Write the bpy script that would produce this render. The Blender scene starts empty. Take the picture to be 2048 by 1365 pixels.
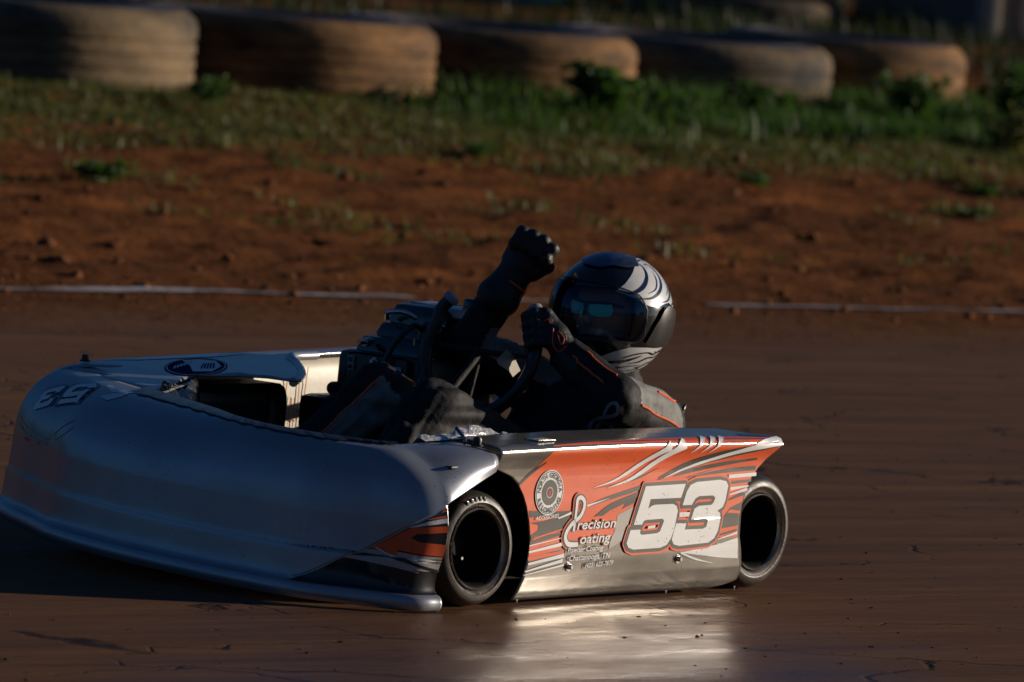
import bpy, bmesh, math, random
import numpy as np
from mathutils import Vector, Matrix
from mathutils.bvhtree import BVHTree

random.seed(7)
rng = np.random.default_rng(11)
S = bpy.context.scene
R = math.radians

# ------------------------------------------------------------------ camera
FPX = 14880.0
PITCH, ROLL, CAMZ = 0.0765, 0.0848, 1.8
camd = bpy.data.cameras.new('camera')
cam = bpy.data.objects.new('camera', camd)
S.collection.objects.link(cam)
fw = Vector((0, math.cos(PITCH), -math.sin(PITCH)))
up = Vector((0, math.sin(PITCH), math.cos(PITCH)))
rt = Vector((1, 0, 0))
cx = rt * math.cos(ROLL) + up * math.sin(ROLL)
cy = -rt * math.sin(ROLL) + up * math.cos(ROLL)
cam.matrix_world = Matrix(((cx.x, cy.x, -fw.x, 0), (cx.y, cy.y, -fw.y, 0), (cx.z, cy.z, -fw.z, CAMZ), (0, 0, 0, 1)))
camd.sensor_width = 36.0
camd.lens = FPX / 2048 * 36
camd.clip_start = 0.5
camd.clip_end = 3000
camd.dof.use_dof = True
camd.dof.focus_distance = 16.3
camd.dof.aperture_fstop = 6.3
S.camera = cam

# ------------------------------------------------------------------ light
SUN_EL = R(11.0)
SUN_AZ = math.atan2(0.31, 0.95)          # horizontal direction towards the sun, from +x
sun_vec = Vector((math.cos(SUN_EL) * math.cos(SUN_AZ), math.cos(SUN_EL) * math.sin(SUN_AZ), math.sin(SUN_EL)))
sl = bpy.data.lights.new('sun', 'SUN')
sl.energy = 5.0
sl.angle = R(0.53)
sl.color = (1.0, 0.86, 0.70)
so = bpy.data.objects.new('sun', sl)
S.collection.objects.link(so)
so.rotation_euler = sun_vec.to_track_quat('Z', 'Y').to_euler()
w = bpy.data.worlds.new('World')
S.world = w
w.use_nodes = True
nt = w.node_tree
sky = nt.nodes.new('ShaderNodeTexSky')
sky.sky_type = 'NISHITA'
sky.sun_disc = False
sky.sun_elevation = SUN_EL
sky.sun_rotation = math.pi / 2 - SUN_AZ
sky.ozone_density = 7.0
sky.dust_density = 0.8
bg = nt.nodes['Background']
bg.inputs['Strength'].default_value = 0.05
nt.links.new(sky.outputs[0], bg.inputs[0])
S.view_settings.view_transform = 'Standard'
S.view_settings.look = 'None'
S.view_settings.exposure = -0.15
S.view_settings.gamma = 1.0
S.cycles.use_denoising = True
S.cycles.blur_glossy = 0.05
S.cycles.sample_clamp_indirect = 30
S.cycles.max_bounces = 8

# ------------------------------------------------------------------ helpers
def hexc(*c):
    return (c[0], c[1], c[2], 1.0)

def mat(name, col, rough=0.5, metal=0.0, coat=0.0, coat_rough=0.05, spec=0.5, col2=None, nscale=8.0, bump=0.0, bscale=60.0, rvar=0.0, alpha=1.0, stretch=(1, 1, 1)):
    m = bpy.data.materials.new(name)
    m.use_nodes = True
    t = m.node_tree
    b = t.nodes['Principled BSDF']
    b.inputs['Base Color'].default_value = hexc(*col)
    b.inputs['Roughness'].default_value = rough
    b.inputs['Metallic'].default_value = metal
    b.inputs['Coat Weight'].default_value = coat
    b.inputs['Coat Roughness'].default_value = coat_rough
    b.inputs['Specular IOR Level'].default_value = spec
    b.inputs['Alpha'].default_value = alpha
    tc = t.nodes.new('ShaderNodeTexCoord')
    mp = t.nodes.new('ShaderNodeMapping')
    mp.inputs['Scale'].default_value = stretch
    t.links.new(tc.outputs['Object'], mp.inputs[0])
    if col2 is not None:
        n = t.nodes.new('ShaderNodeTexNoise')
        n.inputs['Scale'].default_value = nscale
        n.inputs['Detail'].default_value = 6
        n.inputs['Roughness'].default_value = 0.65
        t.links.new(mp.outputs[0], n.inputs['Vector'])
        cr = t.nodes.new('ShaderNodeValToRGB')
        cr.color_ramp.elements[0].position = 0.35
        cr.color_ramp.elements[1].position = 0.68
        cr.color_ramp.elements[0].color = hexc(*col)
        cr.color_ramp.elements[1].color = hexc(*col2)
        t.links.new(n.outputs[0], cr.inputs[0])
        t.links.new(cr.outputs[0], b.inputs['Base Color'])
    if rvar:
        n2 = t.nodes.new('ShaderNodeTexNoise')
        n2.inputs['Scale'].default_value = nscale * 1.7
        n2.inputs['Detail'].default_value = 5
        t.links.new(mp.outputs[0], n2.inputs['Vector'])
        mr = t.nodes.new('ShaderNodeMapRange')
        mr.inputs['From Min'].default_value = 0.3
        mr.inputs['From Max'].default_value = 0.7
        mr.inputs['To Min'].default_value = max(0.02, rough - rvar)
        mr.inputs['To Max'].default_value = rough + rvar
        t.links.new(n2.outputs[0], mr.inputs[0])
        t.links.new(mr.outputs[0], b.inputs['Roughness'])
    if bump:
        n3 = t.nodes.new('ShaderNodeTexNoise')
        n3.inputs['Scale'].default_value = bscale
        n3.inputs['Detail'].default_value = 4
        t.links.new(mp.outputs[0], n3.inputs['Vector'])
        bp = t.nodes.new('ShaderNodeBump')
        bp.inputs['Strength'].default_value = bump
        bp.inputs['Distance'].default_value = 0.01
        t.links.new(n3.outputs[0], bp.inputs['Height'])
        t.links.new(bp.outputs[0], b.inputs['Normal'])
    return m

M = {}
M['silver'] = mat('silver_body', (0.36, 0.38, 0.425), 0.32, 0.45, 0.5, 0.12, col2=(0.31, 0.325, 0.36), nscale=5, rvar=0.03, bump=0.012, bscale=6)
def specks(m, col, scale, thr, nmask=0.55):
    """small flecks of thrown clay"""
    t = m.node_tree; b = t.nodes['Principled BSDF']
    tc = t.nodes.new('ShaderNodeTexCoord')
    vo = t.nodes.new('ShaderNodeTexVoronoi'); vo.inputs['Scale'].default_value = scale
    t.links.new(tc.outputs['Object'], vo.inputs['Vector'])
    n = t.nodes.new('ShaderNodeTexNoise'); n.inputs['Scale'].default_value = 6; n.inputs['Detail'].default_value = 3
    t.links.new(tc.outputs['Object'], n.inputs['Vector'])
    a = t.nodes.new('ShaderNodeMath'); a.operation = 'LESS_THAN'; a.inputs[1].default_value = thr
    t.links.new(vo.outputs['Distance'], a.inputs[0])
    c = t.nodes.new('ShaderNodeMath'); c.operation = 'GREATER_THAN'; c.inputs[1].default_value = nmask
    t.links.new(n.outputs[0], c.inputs[0])
    k = t.nodes.new('ShaderNodeMath'); k.operation = 'MULTIPLY'
    t.links.new(a.outputs[0], k.inputs[0]); t.links.new(c.outputs[0], k.inputs[1])
    mx = t.nodes.new('ShaderNodeMix'); mx.data_type = 'RGBA'
    old = b.inputs['Base Color'].links
    if old: t.links.new(old[0].from_socket, mx.inputs[6])
    else: mx.inputs[6].default_value = b.inputs['Base Color'].default_value
    mx.inputs[7].default_value = hexc(*col)
    t.links.new(k.outputs[0], mx.inputs[0]); t.links.new(mx.outputs[2], b.inputs['Base Color'])
specks(M['silver'], (0.10, 0.05, 0.025), 70, 0.10, 0.60)
M['panel_metal'] = mat('panel_metal', (0.40, 0.37, 0.33), 0.16, 0.7, 0.0, 0.08, col2=(0.27, 0.25, 0.22), nscale=7, rvar=0.03, bump=0.03, bscale=10)
M['v_orange'] = mat('vinyl_orange', (0.78, 0.12, 0.03), 0.5, 0.0, 0.9, 0.06, spec=.2, col2=(0.70, 0.105, 0.03), nscale=10)
M['v_dark'] = mat('vinyl_gunmetal', (0.060, 0.054, 0.046), 0.45, 0.0, 0.9, 0.06, spec=.2)
M['v_black'] = mat('vinyl_black', (0.012, 0.012, 0.014), 0.4, 0.0, 0.9, 0.06, spec=.2)
M['v_white'] = mat('vinyl_white', (0.78, 0.79, 0.80), 0.5, 0.0, 0.9, 0.06, spec=.2, col2=(0.72, 0.73, 0.73), nscale=12)
M['b_red'] = mat('badge_red', (0.35, 0.02, 0.03), 1.0, spec=0.0)
M['b_navy'] = mat('badge_navy', (0.02, 0.035, 0.10), 1.0, spec=0.0)
M['b_white'] = mat('badge_white', (0.85, 0.85, 0.86), 1.0, spec=0.0)
M['v_hood'] = mat('vinyl_white_hood', (0.85, 0.85, 0.85), 0.5, 0.0, 0.9, 0.06, spec=.2)
M['v_grey'] = mat('vinyl_silver', (0.42, 0.40, 0.37), 0.45, 0.0, 0.9, 0.06, spec=.2)
M['v_red'] = mat('vinyl_red', (0.42, 0.03, 0.04), 0.25, 0.0, 0.6)
M['v_blue'] = mat('vinyl_navy', (0.02, 0.035, 0.11), 0.25, 0.0, 0.6)
M['straw'] = mat('straw', (0.32, 0.22, 0.09), 0.8, spec=0.2, col2=(0.42, 0.31, 0.14), nscale=25, bump=0.9, bscale=60, stretch=(.15, 1, 1))
for k_ in ('v_orange', 'v_white', 'panel_metal'): specks(M[k_], (0.12, 0.06, 0.03), 75, 0.12, 0.57)
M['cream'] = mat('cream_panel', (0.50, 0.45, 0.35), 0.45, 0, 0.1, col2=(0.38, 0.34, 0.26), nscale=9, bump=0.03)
M['rust'] = mat('rust_stain', (0.40, 0.16, 0.03), 0.8)
M['black'] = mat('black_plastic', (0.012, 0.012, 0.013), 0.38, 0, 0.0, col2=(0.02, 0.019, 0.018), nscale=20, bump=0.05)
M['gloss'] = mat('black_gloss', (0.010, 0.010, 0.012), 0.16, 0, 0.6, col2=(0.018, 0.017, 0.016), nscale=14, rvar=0.06)
M['tape'] = mat('black_tape', (0.010, 0.010, 0.010), 0.3, 0, 0.2, bump=0.6, bscale=45)
M['foil'] = mat('foil_tape', (0.78, 0.77, 0.74), 0.35, 0.55, bump=0.8, bscale=70)
M['rubber'] = mat('kart_rubber', (0.022, 0.021, 0.020), 0.45, 0, 0.0, col2=(0.075, 0.052, 0.036), nscale=12, bump=0.08, bscale=120, rvar=0.1)
M['rim_lip'] = mat('rim_lip', (0.45, 0.43, 0.40), 0.42, 1.0, rvar=0.08)
M['rim'] = mat('rim_dark', (0.006, 0.006, 0.007), 0.7, 0.0, 0.0, spec=0.1, col2=(0.010, 0.009, 0.008), nscale=18)
M['steel'] = mat('steel_hardware', (0.6, 0.58, 0.55), 0.2, 1.0)
M['frame'] = mat('frame_tube', (0.03, 0.03, 0.033), 0.3, 0.6, 0.4)
M['suit'] = mat('suit_black', (0.0085, 0.0085, 0.0095), 0.72, 0, spec=0.3, col2=(0.013, 0.013, 0.014), nscale=30, bump=0.35, bscale=38)
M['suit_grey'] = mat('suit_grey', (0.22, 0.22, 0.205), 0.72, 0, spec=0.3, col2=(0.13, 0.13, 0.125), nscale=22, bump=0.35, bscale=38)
M['piping'] = mat('orange_piping', (0.75, 0.11, 0.03), 0.6)
M['glove'] = mat('glove_black', (0.009, 0.009, 0.010), 0.55, 0, bump=0.3, bscale=90)
M['h_black'] = mat('helmet_black', (0.008, 0.008, 0.010), 0.12, 0, 1.0, 0.03)
M['h_white'] = mat('helmet_white', (0.70, 0.70, 0.69), 0.35, 0.0, 0.9, 0.03, col2=(0.58, 0.59, 0.60), nscale=10)
M['h_grey'] = mat('helmet_gunmetal', (0.06, 0.058, 0.055), 0.28, 0.5, 0.5)
M['h_blue'] = mat('helmet_blue', (0.05, 0.085, 0.19), 0.25, 0.2, 0.9)
M['h_navy'] = mat('helmet_navy', (0.012, 0.022, 0.06), 0.2, 0.2, 0.9)
M['skin'] = mat('skin', (0.45, 0.27, 0.2), 0.5)
M['lens'] = mat('teal_lens', (0.03, 0.80, 0.62), 0.35, 0.0, 0.6)
M['suit_print'] = mat('suit_print', (0.26, 0.27, 0.34), 0.7)
M['label_blue'] = mat('sticker_pale', (0.30, 0.33, 0.45), 0.35)
M['label_warn'] = mat('sticker_grey', (0.25, 0.26, 0.28), 0.4)
M['dusty'] = mat('dusty_tyre', (0.05, 0.031, 0.018), 0.85, 0, spec=0.2, col2=(0.32, 0.165, 0.065), nscale=2.2, bump=0.5, bscale=18, stretch=(1, 1, 3.5))
M['dusty2'] = mat('dusty_tyre_grey', (0.045, 0.040, 0.036), 0.85, 0, spec=0.2, col2=(0.28, 0.19, 0.10), nscale=1.7, bump=0.5, bscale=18, stretch=(1, 1, 2.0))
M['chalk'] = mat('chalk', (0.12, 0.075, 0.055), 0.9, col2=(0.55, 0.52, 0.54), nscale=5, bump=0.6, bscale=25)
M['post'] = mat('pale_post', (0.35, 0.33, 0.29), 0.7, col2=(0.22, 0.2, 0.17), nscale=10)
M['wood'] = mat('bark', (0.05, 0.036, 0.025), 0.9, bump=0.6, bscale=20)
M['teal'] = mat('teal_plastic', (0.02, 0.28, 0.26), 0.4)
M['shed'] = mat('shed_wall', (0.26, 0.20, 0.16), 0.8, col2=(0.21, 0.155, 0.12), nscale=3)
M['shed_trim'] = mat('shed_trim', (0.36, 0.32, 0.25), 0.7)

def visor_mat():
    m = bpy.data.materials.new('visor_glass')
    m.use_nodes = True
    t = m.node_tree
    for n in list(t.nodes):
        t.nodes.remove(n)
    out = t.nodes.new('ShaderNodeOutputMaterial')
    tr = t.nodes.new('ShaderNodeBsdfTransparent')
    tr.inputs[0].default_value = (0.72, 0.80, 0.86, 1)
    gl = t.nodes.new('ShaderNodeBsdfGlossy')
    gl.inputs['Color'].default_value = (0.55, 0.68, 1.0, 1)
    gl.inputs['Roughness'].default_value = 0.05
    fr = t.nodes.new('ShaderNodeFresnel')
    fr.inputs[0].default_value = 1.55
    mx = t.nodes.new('ShaderNodeMixShader')
    t.links.new(fr.outputs[0], mx.inputs[0])
    t.links.new(tr.outputs[0], mx.inputs[1])
    t.links.new(gl.outputs[0], mx.inputs[2])
    t.links.new(mx.outputs[0], out.inputs[0])
    return m
M['visor'] = visor_mat()

def leaf_mat(name, c1, c2):
    m = mat(name, c1, 0.55, spec=0.3, col2=c2, nscale=3.0)
    t = m.node_tree
    b = t.nodes['Principled BSDF']
    out = [n for n in t.nodes if n.type == 'OUTPUT_MATERIAL'][0]
    tl = t.nodes.new('ShaderNodeBsdfTranslucent')
    tl.inputs[0].default_value = hexc(c2[0] * 1.3, c2[1] * 1.3, c2[2])
    mx = t.nodes.new('ShaderNodeMixShader')
    mx.inputs[0].default_value = 0.3
    t.links.new(b.outputs[0], mx.inputs[1])
    t.links.new(tl.outputs[0], mx.inputs[2])
    t.links.new(mx.outputs[0], out.inputs[0])
    return m
M['grass'] = leaf_mat('grass', (0.055, 0.090, 0.020), (0.13, 0.135, 0.04))
M['leaf'] = leaf_mat('weed_leaf', (0.03, 0.085, 0.015), (0.06, 0.13, 0.02))
M['hedge'] = leaf_mat('hedge_leaf', (0.012, 0.022, 0.008), (0.025, 0.04, 0.012))

COL = S.collection
def link(name, me, m=None, parent=None, smooth=True, angle=None):
    o = bpy.data.objects.new(name, me)
    COL.objects.link(o)
    if m is not None and not me.materials:
        me.materials.append(M[m] if isinstance(m, str) else m)
    if parent is not None:
        o.parent = parent
    if smooth and len(me.polygons):
        me.polygons.foreach_set('use_smooth', [True] * len(me.polygons))
        if angle:
            me.set_sharp_from_angle(angle=R(angle))
    return o

def pyd(name, v, f, m=None, parent=None, smooth=True, angle=None):
    me = bpy.data.meshes.new(name)
    me.from_pydata([tuple(map(float, p)) for p in v], [], [tuple(map(int, q)) for q in f])
    me.update()
    return link(name, me, m, parent, smooth, angle)

def fix_normals(o):
    bm = bmesh.new(); bm.from_mesh(o.data)
    bmesh.ops.recalc_face_normals(bm, faces=bm.faces)
    bm.to_mesh(o.data); bm.free()
    return o

def tag(o, label, cat, group=None, kind=None):
    if label: o['label'] = label
    if cat: o['category'] = cat
    if group: o['group'] = group
    if kind: o['kind'] = kind
    return o

def empty(name, parent=None):
    o = bpy.data.objects.new(name, None)
    COL.objects.link(o)
    o.empty_display_size = 0.1
    o.parent = parent
    return o

def grid_faces(nu, nv, close_u=False, off=0):
    f = []
    for i in range(nu if close_u else nu - 1):
        for j in range(nv - 1):
            a = i * nv + j; b = ((i + 1) % nu) * nv + j
            f.append((a + off, b + off, b + 1 + off, a + 1 + off))
    return f

def catmull(P, n):
    P = np.asarray(P, float)
    Q = np.vstack([2 * P[0] - P[1], P, 2 * P[-1] - P[-2]])
    out = []
    m = len(P) - 1
    for k in range(n):
        s = k / (n - 1) * m
        i = min(int(s), m - 1); t = s - i
        p0, p1, p2, p3 = Q[i], Q[i + 1], Q[i + 2], Q[i + 3]
        out.append(0.5 * (2 * p1 + (p2 - p0) * t + (2 * p0 - 5 * p1 + 4 * p2 - p3) * t * t + (3 * p1 - p0 - 3 * p2 + p3) * t ** 3))
    return np.array(out)

def tube_vf(path, rad, seg=10, caps=True, off=0):
    path = np.asarray(path, float); n = len(path)
    rad = np.broadcast_to(np.asarray(rad, float), (n,))
    T = np.gradient(path, axis=0); T /= np.linalg.norm(T, axis=1)[:, None] + 1e-12
    ref = np.array([0, 0, 1.0]) if abs(T[0][2]) < 0.9 else np.array([1.0, 0, 0])
    v = []; f = []
    u = np.cross(T[0], ref); u /= np.linalg.norm(u)
    for k in range(n):
        u = u - T[k] * (u @ T[k]); u /= np.linalg.norm(u)
        ww = np.cross(T[k], u)
        for s in range(seg):
            a = 2 * math.pi * s / seg
            v.append(path[k] + rad[k] * (math.cos(a) * u + math.sin(a) * ww))
    for k in range(n - 1):
        for s in range(seg):
            a = k * seg + s; b = k * seg + (s + 1) % seg
            f.append((a + off, b + off, b + seg + off, a + seg + off))
    if caps:
        f.append(tuple(off + s for s in range(seg))[::-1])
        f.append(tuple(off + (n - 1) * seg + s for s in range(seg)))
    return v, f

def tube(name, path, rad, m, parent=None, seg=10, smooth_n=None):
    if smooth_n: path = catmull(path, smooth_n)
    v, f = tube_vf(path, rad, seg)
    return pyd(name, v, f, m, parent, True, 50)

def lathe(name, prof, m, parent=None, axis='y', seg=48, center=(0, 0, 0), closed=False, mats=None):
    v = []; f = []
    n = len(prof)
    for s in range(seg):
        a = 2 * math.pi * s / seg
        for r, h in prof:
            if axis == 'y': p = (r * math.cos(a), h, r * math.sin(a))
            elif axis == 'z': p = (r * math.cos(a), r * math.sin(a), h)
            else: p = (h, r * math.cos(a), r * math.sin(a))
            v.append((p[0] + center[0], p[1] + center[1], p[2] + center[2]))
    for s in range(seg):
        for j in range(n if closed else n - 1):
            a = s * n + j; b = ((s + 1) % seg) * n + j
            c = ((s + 1) % seg) * n + (j + 1) % n; d = s * n + (j + 1) % n
            f.append((a, b, c, d))
    o = pyd(name, v, f, m, parent, True, 40)
    return fix_normals(o)

def box(name, lo, hi, m, parent=None, bev=0.006, taper=None, seg=2):
    bm = bmesh.new()
    bmesh.ops.create_cube(bm, size=1.0)
    lo = Vector(lo); hi = Vector(hi)
    for v in bm.verts:
        c = v.co + Vector((.5, .5, .5))
        p = Vector((lo.x + (hi.x - lo.x) * c.x, lo.y + (hi.y - lo.y) * c.y, lo.z + (hi.z - lo.z) * c.z))
        if taper and c.z > .5:
            mid = (lo + hi) / 2
            p.x = mid.x + (p.x - mid.x) * taper[0]; p.y = mid.y + (p.y - mid.y) * taper[1]
        v.co = p
    if bev:
        bmesh.ops.bevel(bm, geom=list(bm.edges), offset=bev, segments=seg, affect='EDGES', profile=.6)
    me = bpy.data.meshes.new(name); bm.to_mesh(me); bm.free()
    return link(name, me, m, parent, True, 35)

def hash3(ix, iy, iz):
    h = (ix * 374761393 + iy * 668265263 + iz * 2147483647 + 1274126177) & 0xffffffff
    h = ((h ^ (h >> 13)) * 1274126177) & 0xffffffff
    return ((h ^ (h >> 16)) & 0xffff) / 65535.0

def vnoise(P):
    P = np.asarray(P, float)
    i = np.floor(P).astype(np.int64); f = P - i
    f = f * f * (3 - 2 * f)
    out = 0
    for dx in (0, 1):
        wx = f[:, 0] if dx else 1 - f[:, 0]
        for dy in (0, 1):
            wy = f[:, 1] if dy else 1 - f[:, 1]
            for dz in (0, 1):
                wz = f[:, 2] if dz else 1 - f[:, 2]
                out = out + wx * wy * wz * hash3(i[:, 0] + dx, i[:, 1] + dy, i[:, 2] + dz)
    return out * 2 - 1

def fbm(P, oct=4, gain=0.5):
    a = 1.0; s = 0; P = np.asarray(P, float)
    for k in range(oct):
        s = s + a * vnoise(P * 2 ** k + 17.3 * k); a *= gain
    return s

def surface_net(F, lo, h):
    """naive surface nets on a sampled field (negative inside)."""
    neg = F < 0
    nx, ny, nz = F.shape
    cnt = np.zeros((nx - 1, ny - 1, nz - 1), np.float32)
    acc = np.zeros((nx - 1, ny - 1, nz - 1, 3), np.float32)
    ax = [0, 1, 2]
    for a in ax:
        sl0 = [slice(None)] * 3; sl1 = [slice(None)] * 3
        sl0[a] = slice(0, -1); sl1[a] = slice(1, None)
        f0 = F[tuple(sl0)]; f1 = F[tuple(sl1)]
        cr = (f0 < 0) != (f1 < 0)
        t = np.where(cr, f0 / np.where(cr, f0 - f1, 1), 0)
        o = [b for b in ax if b != a]
        for d0 in (0, 1):
            for d1 in (0, 1):
                s = [slice(None)] * 3
                s[o[0]] = slice(d0, F.shape[o[0]] - 1 + d0)
                s[o[1]] = slice(d1, F.shape[o[1]] - 1 + d1)
                c = cr[tuple(s)]; tt = t[tuple(s)]
                cnt += c
                acc[..., a] += np.where(c, tt, 0)
                acc[..., o[0]] += np.where(c, d0, 0)
                acc[..., o[1]] += np.where(c, d1, 0)
    act = cnt > 0
    idx = -np.ones(act.shape, np.int64)
    ii = np.argwhere(act)
    idx[act] = np.arange(len(ii))
    V = (ii + acc[act] / cnt[act][:, None]) * h + np.asarray(lo)
    faces = []
    for a in ax:
        sl0 = [slice(None)] * 3; sl1 = [slice(None)] * 3
        sl0[a] = slice(0, -1); sl1[a] = slice(1, None)
        n0 = neg[tuple(sl0)]; n1 = neg[tuple(sl1)]
        e = np.argwhere(n0 != n1)
        b, c = (a + 1) % 3, (a + 2) % 3
        ok = (e[:, b] > 0) & (e[:, c] > 0) & (e[:, b] < F.shape[b] - 1) & (e[:, c] < F.shape[c] - 1)
        e = e[ok]
        def g(db, dc):
            q = e.copy(); q[:, b] -= db; q[:, c] -= dc
            return idx[q[:, 0], q[:, 1], q[:, 2]]
        quad = np.stack([g(1, 1), g(0, 1), g(0, 0), g(1, 0)], 1)
        fl = ~n0[e[:, 0], e[:, 1], e[:, 2]]
        quad[fl] = quad[fl][:, ::-1]
        faces.append(quad)
    return V, np.vstack(faces)

def sdf_body(caps, lo, hi, h, k=0.02):
    lo = np.asarray(lo, float); hi = np.asarray(hi, float)
    n = np.ceil((hi - lo) / h).astype(int) + 1
    F = np.full(n, 1.0, np.float32)
    gx = [lo[a] + h * np.arange(n[a]) for a in range(3)]
    for c in caps:
        a, b, ra, rb = np.asarray(c[0], float), np.asarray(c[1], float), c[2], c[3]
        kk = c[4] if len(c) > 4 else k
        r = max(ra, rb) + 0.06
        mn = np.minimum(a, b) - r; mx = np.maximum(a, b) + r
        s = [slice(max(0, int((mn[i] - lo[i]) / h)), max(0, min(n[i], int((mx[i] - lo[i]) / h) + 2))) for i in range(3)]
        X, Y, Z = np.meshgrid(gx[0][s[0]], gx[1][s[1]], gx[2][s[2]], indexing='ij')
        P = np.stack([X, Y, Z], -1)
        d = b - a; L = d @ d + 1e-12
        t = np.clip(((P - a) @ d) / L, 0, 1)
        D = np.linalg.norm(P - a - t[..., None] * d, axis=-1) - (ra + (rb - ra) * t)
        G = F[tuple(s)]
        hh = np.clip(0.5 + 0.5 * (G - D) / kk, 0, 1)
        F[tuple(s)] = G + (D - G) * hh - kk * hh * (1 - hh)
    V, Q = surface_net(F, lo, h)
    # smooth a little
    for it in range(2):
        acc = np.zeros_like(V); c = np.zeros(len(V))
        for i in range(4):
            np.add.at(acc, Q[:, i], V[Q[:, (i + 1) % 4]]); np.add.at(c, Q[:, i], 1)
            np.add.at(acc, Q[:, i], V[Q[:, (i - 1) % 4]]); np.add.at(c, Q[:, i], 1)
        V = 0.5 * V + 0.5 * acc / np.maximum(c, 1)[:, None]
    return V, Q

def vnormals(V, Q):
    N = np.zeros_like(V)
    fn = np.cross(V[Q[:, 2]] - V[Q[:, 0]], V[Q[:, 3]] - V[Q[:, 1]])
    for i in range(4):
        np.add.at(N, Q[:, i], fn)
    return N / (np.linalg.norm(N, axis=1)[:, None] + 1e-12)

# 2-D shapes -> mesh -> laid on a surface
def fill2d(polys):
    """polygons (outer and holes) in the plane -> bmesh of filled faces"""
    cu = bpy.data.curves.new('tmp', 'CURVE')
    cu.dimensions = '2D'; cu.fill_mode = 'BOTH'
    for p in polys:
        sp = cu.splines.new('POLY')
        sp.points.add(len(p) - 1)
        for q, c in zip(sp.points, p):
            q.co = (c[0], c[1], 0, 1)
        sp.use_cyclic_u = True
    o = bpy.data.objects.new('tmp', cu)
    COL.objects.link(o)
    bpy.context.view_layer.update()
    me = bpy.data.meshes.new_from_object(o.evaluated_get(bpy.context.evaluated_depsgraph_get()))
    bm = bmesh.new(); bm.from_mesh(me)
    bpy.data.meshes.remove(me)
    bpy.data.objects.remove(o); bpy.data.curves.remove(cu)
    return bm

def text2d(txt, size=1.0, offset=0.0, shear=0.0, space=1.0, align='LEFT'):
    cu = bpy.data.curves.new('tmp', 'FONT')
    cu.body = txt; cu.size = size; cu.offset = offset; cu.shear = shear; cu.space_character = space
    cu.align_x = align; cu.resolution_u = 3; cu.fill_mode = 'BOTH'
    o = bpy.data.objects.new('tmp', cu)
    COL.objects.link(o)
    bpy.context.view_layer.update()
    me = bpy.data.meshes.new_from_object(o.evaluated_get(bpy.context.evaluated_depsgraph_get()))
    bm = bmesh.new(); bm.from_mesh(me)
    bpy.data.meshes.remove(me)
    bpy.data.objects.remove(o); bpy.data.curves.remove(cu)
    return bm

def text_fit(txt, p0, p1, height, offset=0.0, shear=0.0):
    """text whose baseline runs p0->p1 (2-D)"""
    bm = text2d(txt, 1.0, 0.0, shear)
    ref = [v.co.copy() for v in bm.verts]
    x0 = min(v.x for v in ref); x1 = max(v.x for v in ref)
    if offset:
        bm.free(); bm = text2d(txt, 1.0, offset, shear)
    p0 = np.array(p0, float); p1 = np.array(p1, float)
    d = p1 - p0; L = np.linalg.norm(d); d /= L
    n = np.array([d[1], -d[0]]) if d[0] < 0 else np.array([-d[1], d[0]])
    for v in bm.verts:
        a = (v.co.x - x0) / (x1 - x0) * L; b = v.co.y * height
        q = p0 + d * a + n * b
        v.co = (q[0], q[1], 0)
    return bm

def strip2d(pts, n=24):
    """tapered brush stroke; pts (x, y, width)"""
    P = catmull(pts, n)
    T = np.gradient(P[:, :2], axis=0); T /= np.linalg.norm(T, axis=1)[:, None] + 1e-12
    N = np.stack([-T[:, 1], T[:, 0]], 1)
    wv = np.maximum(P[:, 2], 0.0004)[:, None] / 2
    A = P[:, :2] + N * wv; B = P[:, :2] - N * wv
    bm = bmesh.new()
    va = [bm.verts.new((a[0], a[1], 0)) for a in A]; vb = [bm.verts.new((b[0], b[1], 0)) for b in B]
    for i in range(n - 1):
        bm.faces.new((va[i], va[i + 1], vb[i + 1], vb[i]))
    return bm

def offset_poly(P, d):
    P = np.asarray(P, float); n = len(P)
    area = 0.5 * np.sum(P[:, 0] * np.roll(P[:, 1], -1) - np.roll(P[:, 0], -1) * P[:, 1])
    s = 1 if area > 0 else -1
    out = []
    for i in range(n):
        a = P[i] - P[i - 1]; b = P[(i + 1) % n] - P[i]
        a /= np.linalg.norm(a) + 1e-12; b /= np.linalg.norm(b) + 1e-12
        na = np.array([a[1], -a[0]]) * s; nb = np.array([b[1], -b[0]]) * s
        m = na + nb; l = np.linalg.norm(m)
        if l < 0.2: m = na; l = 1
        m = m / l
        out.append(P[i] + m * d / max(0.6, m @ na))
    return [tuple(p) for p in out]

def thick_outline(P, d):
    """a shape swollen by d: edge strips and round corners, each a hair above the last"""
    P = [np.array(p, float) for p in P]; n = len(P); bms = []; z = 0.0
    for i in range(n):
        a, b = P[i], P[(i + 1) % n]
        t = (b - a) / (np.linalg.norm(b - a) + 1e-12); q = np.array([-t[1], t[0]]) * d
        bm = bmesh.new(); z += 3e-6
        bm.faces.new([bm.verts.new((p[0], p[1], z)) for p in (a + q, b + q, b - q, a - q)]); bms.append(bm)
        bm = bmesh.new(); z += 3e-6
        bm.faces.new([bm.verts.new((a[0] + d * math.cos(k * math.pi / 8), a[1] + d * math.sin(k * math.pi / 8), z)) for k in range(16)]); bms.append(bm)
    return join_bm(bms)

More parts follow.
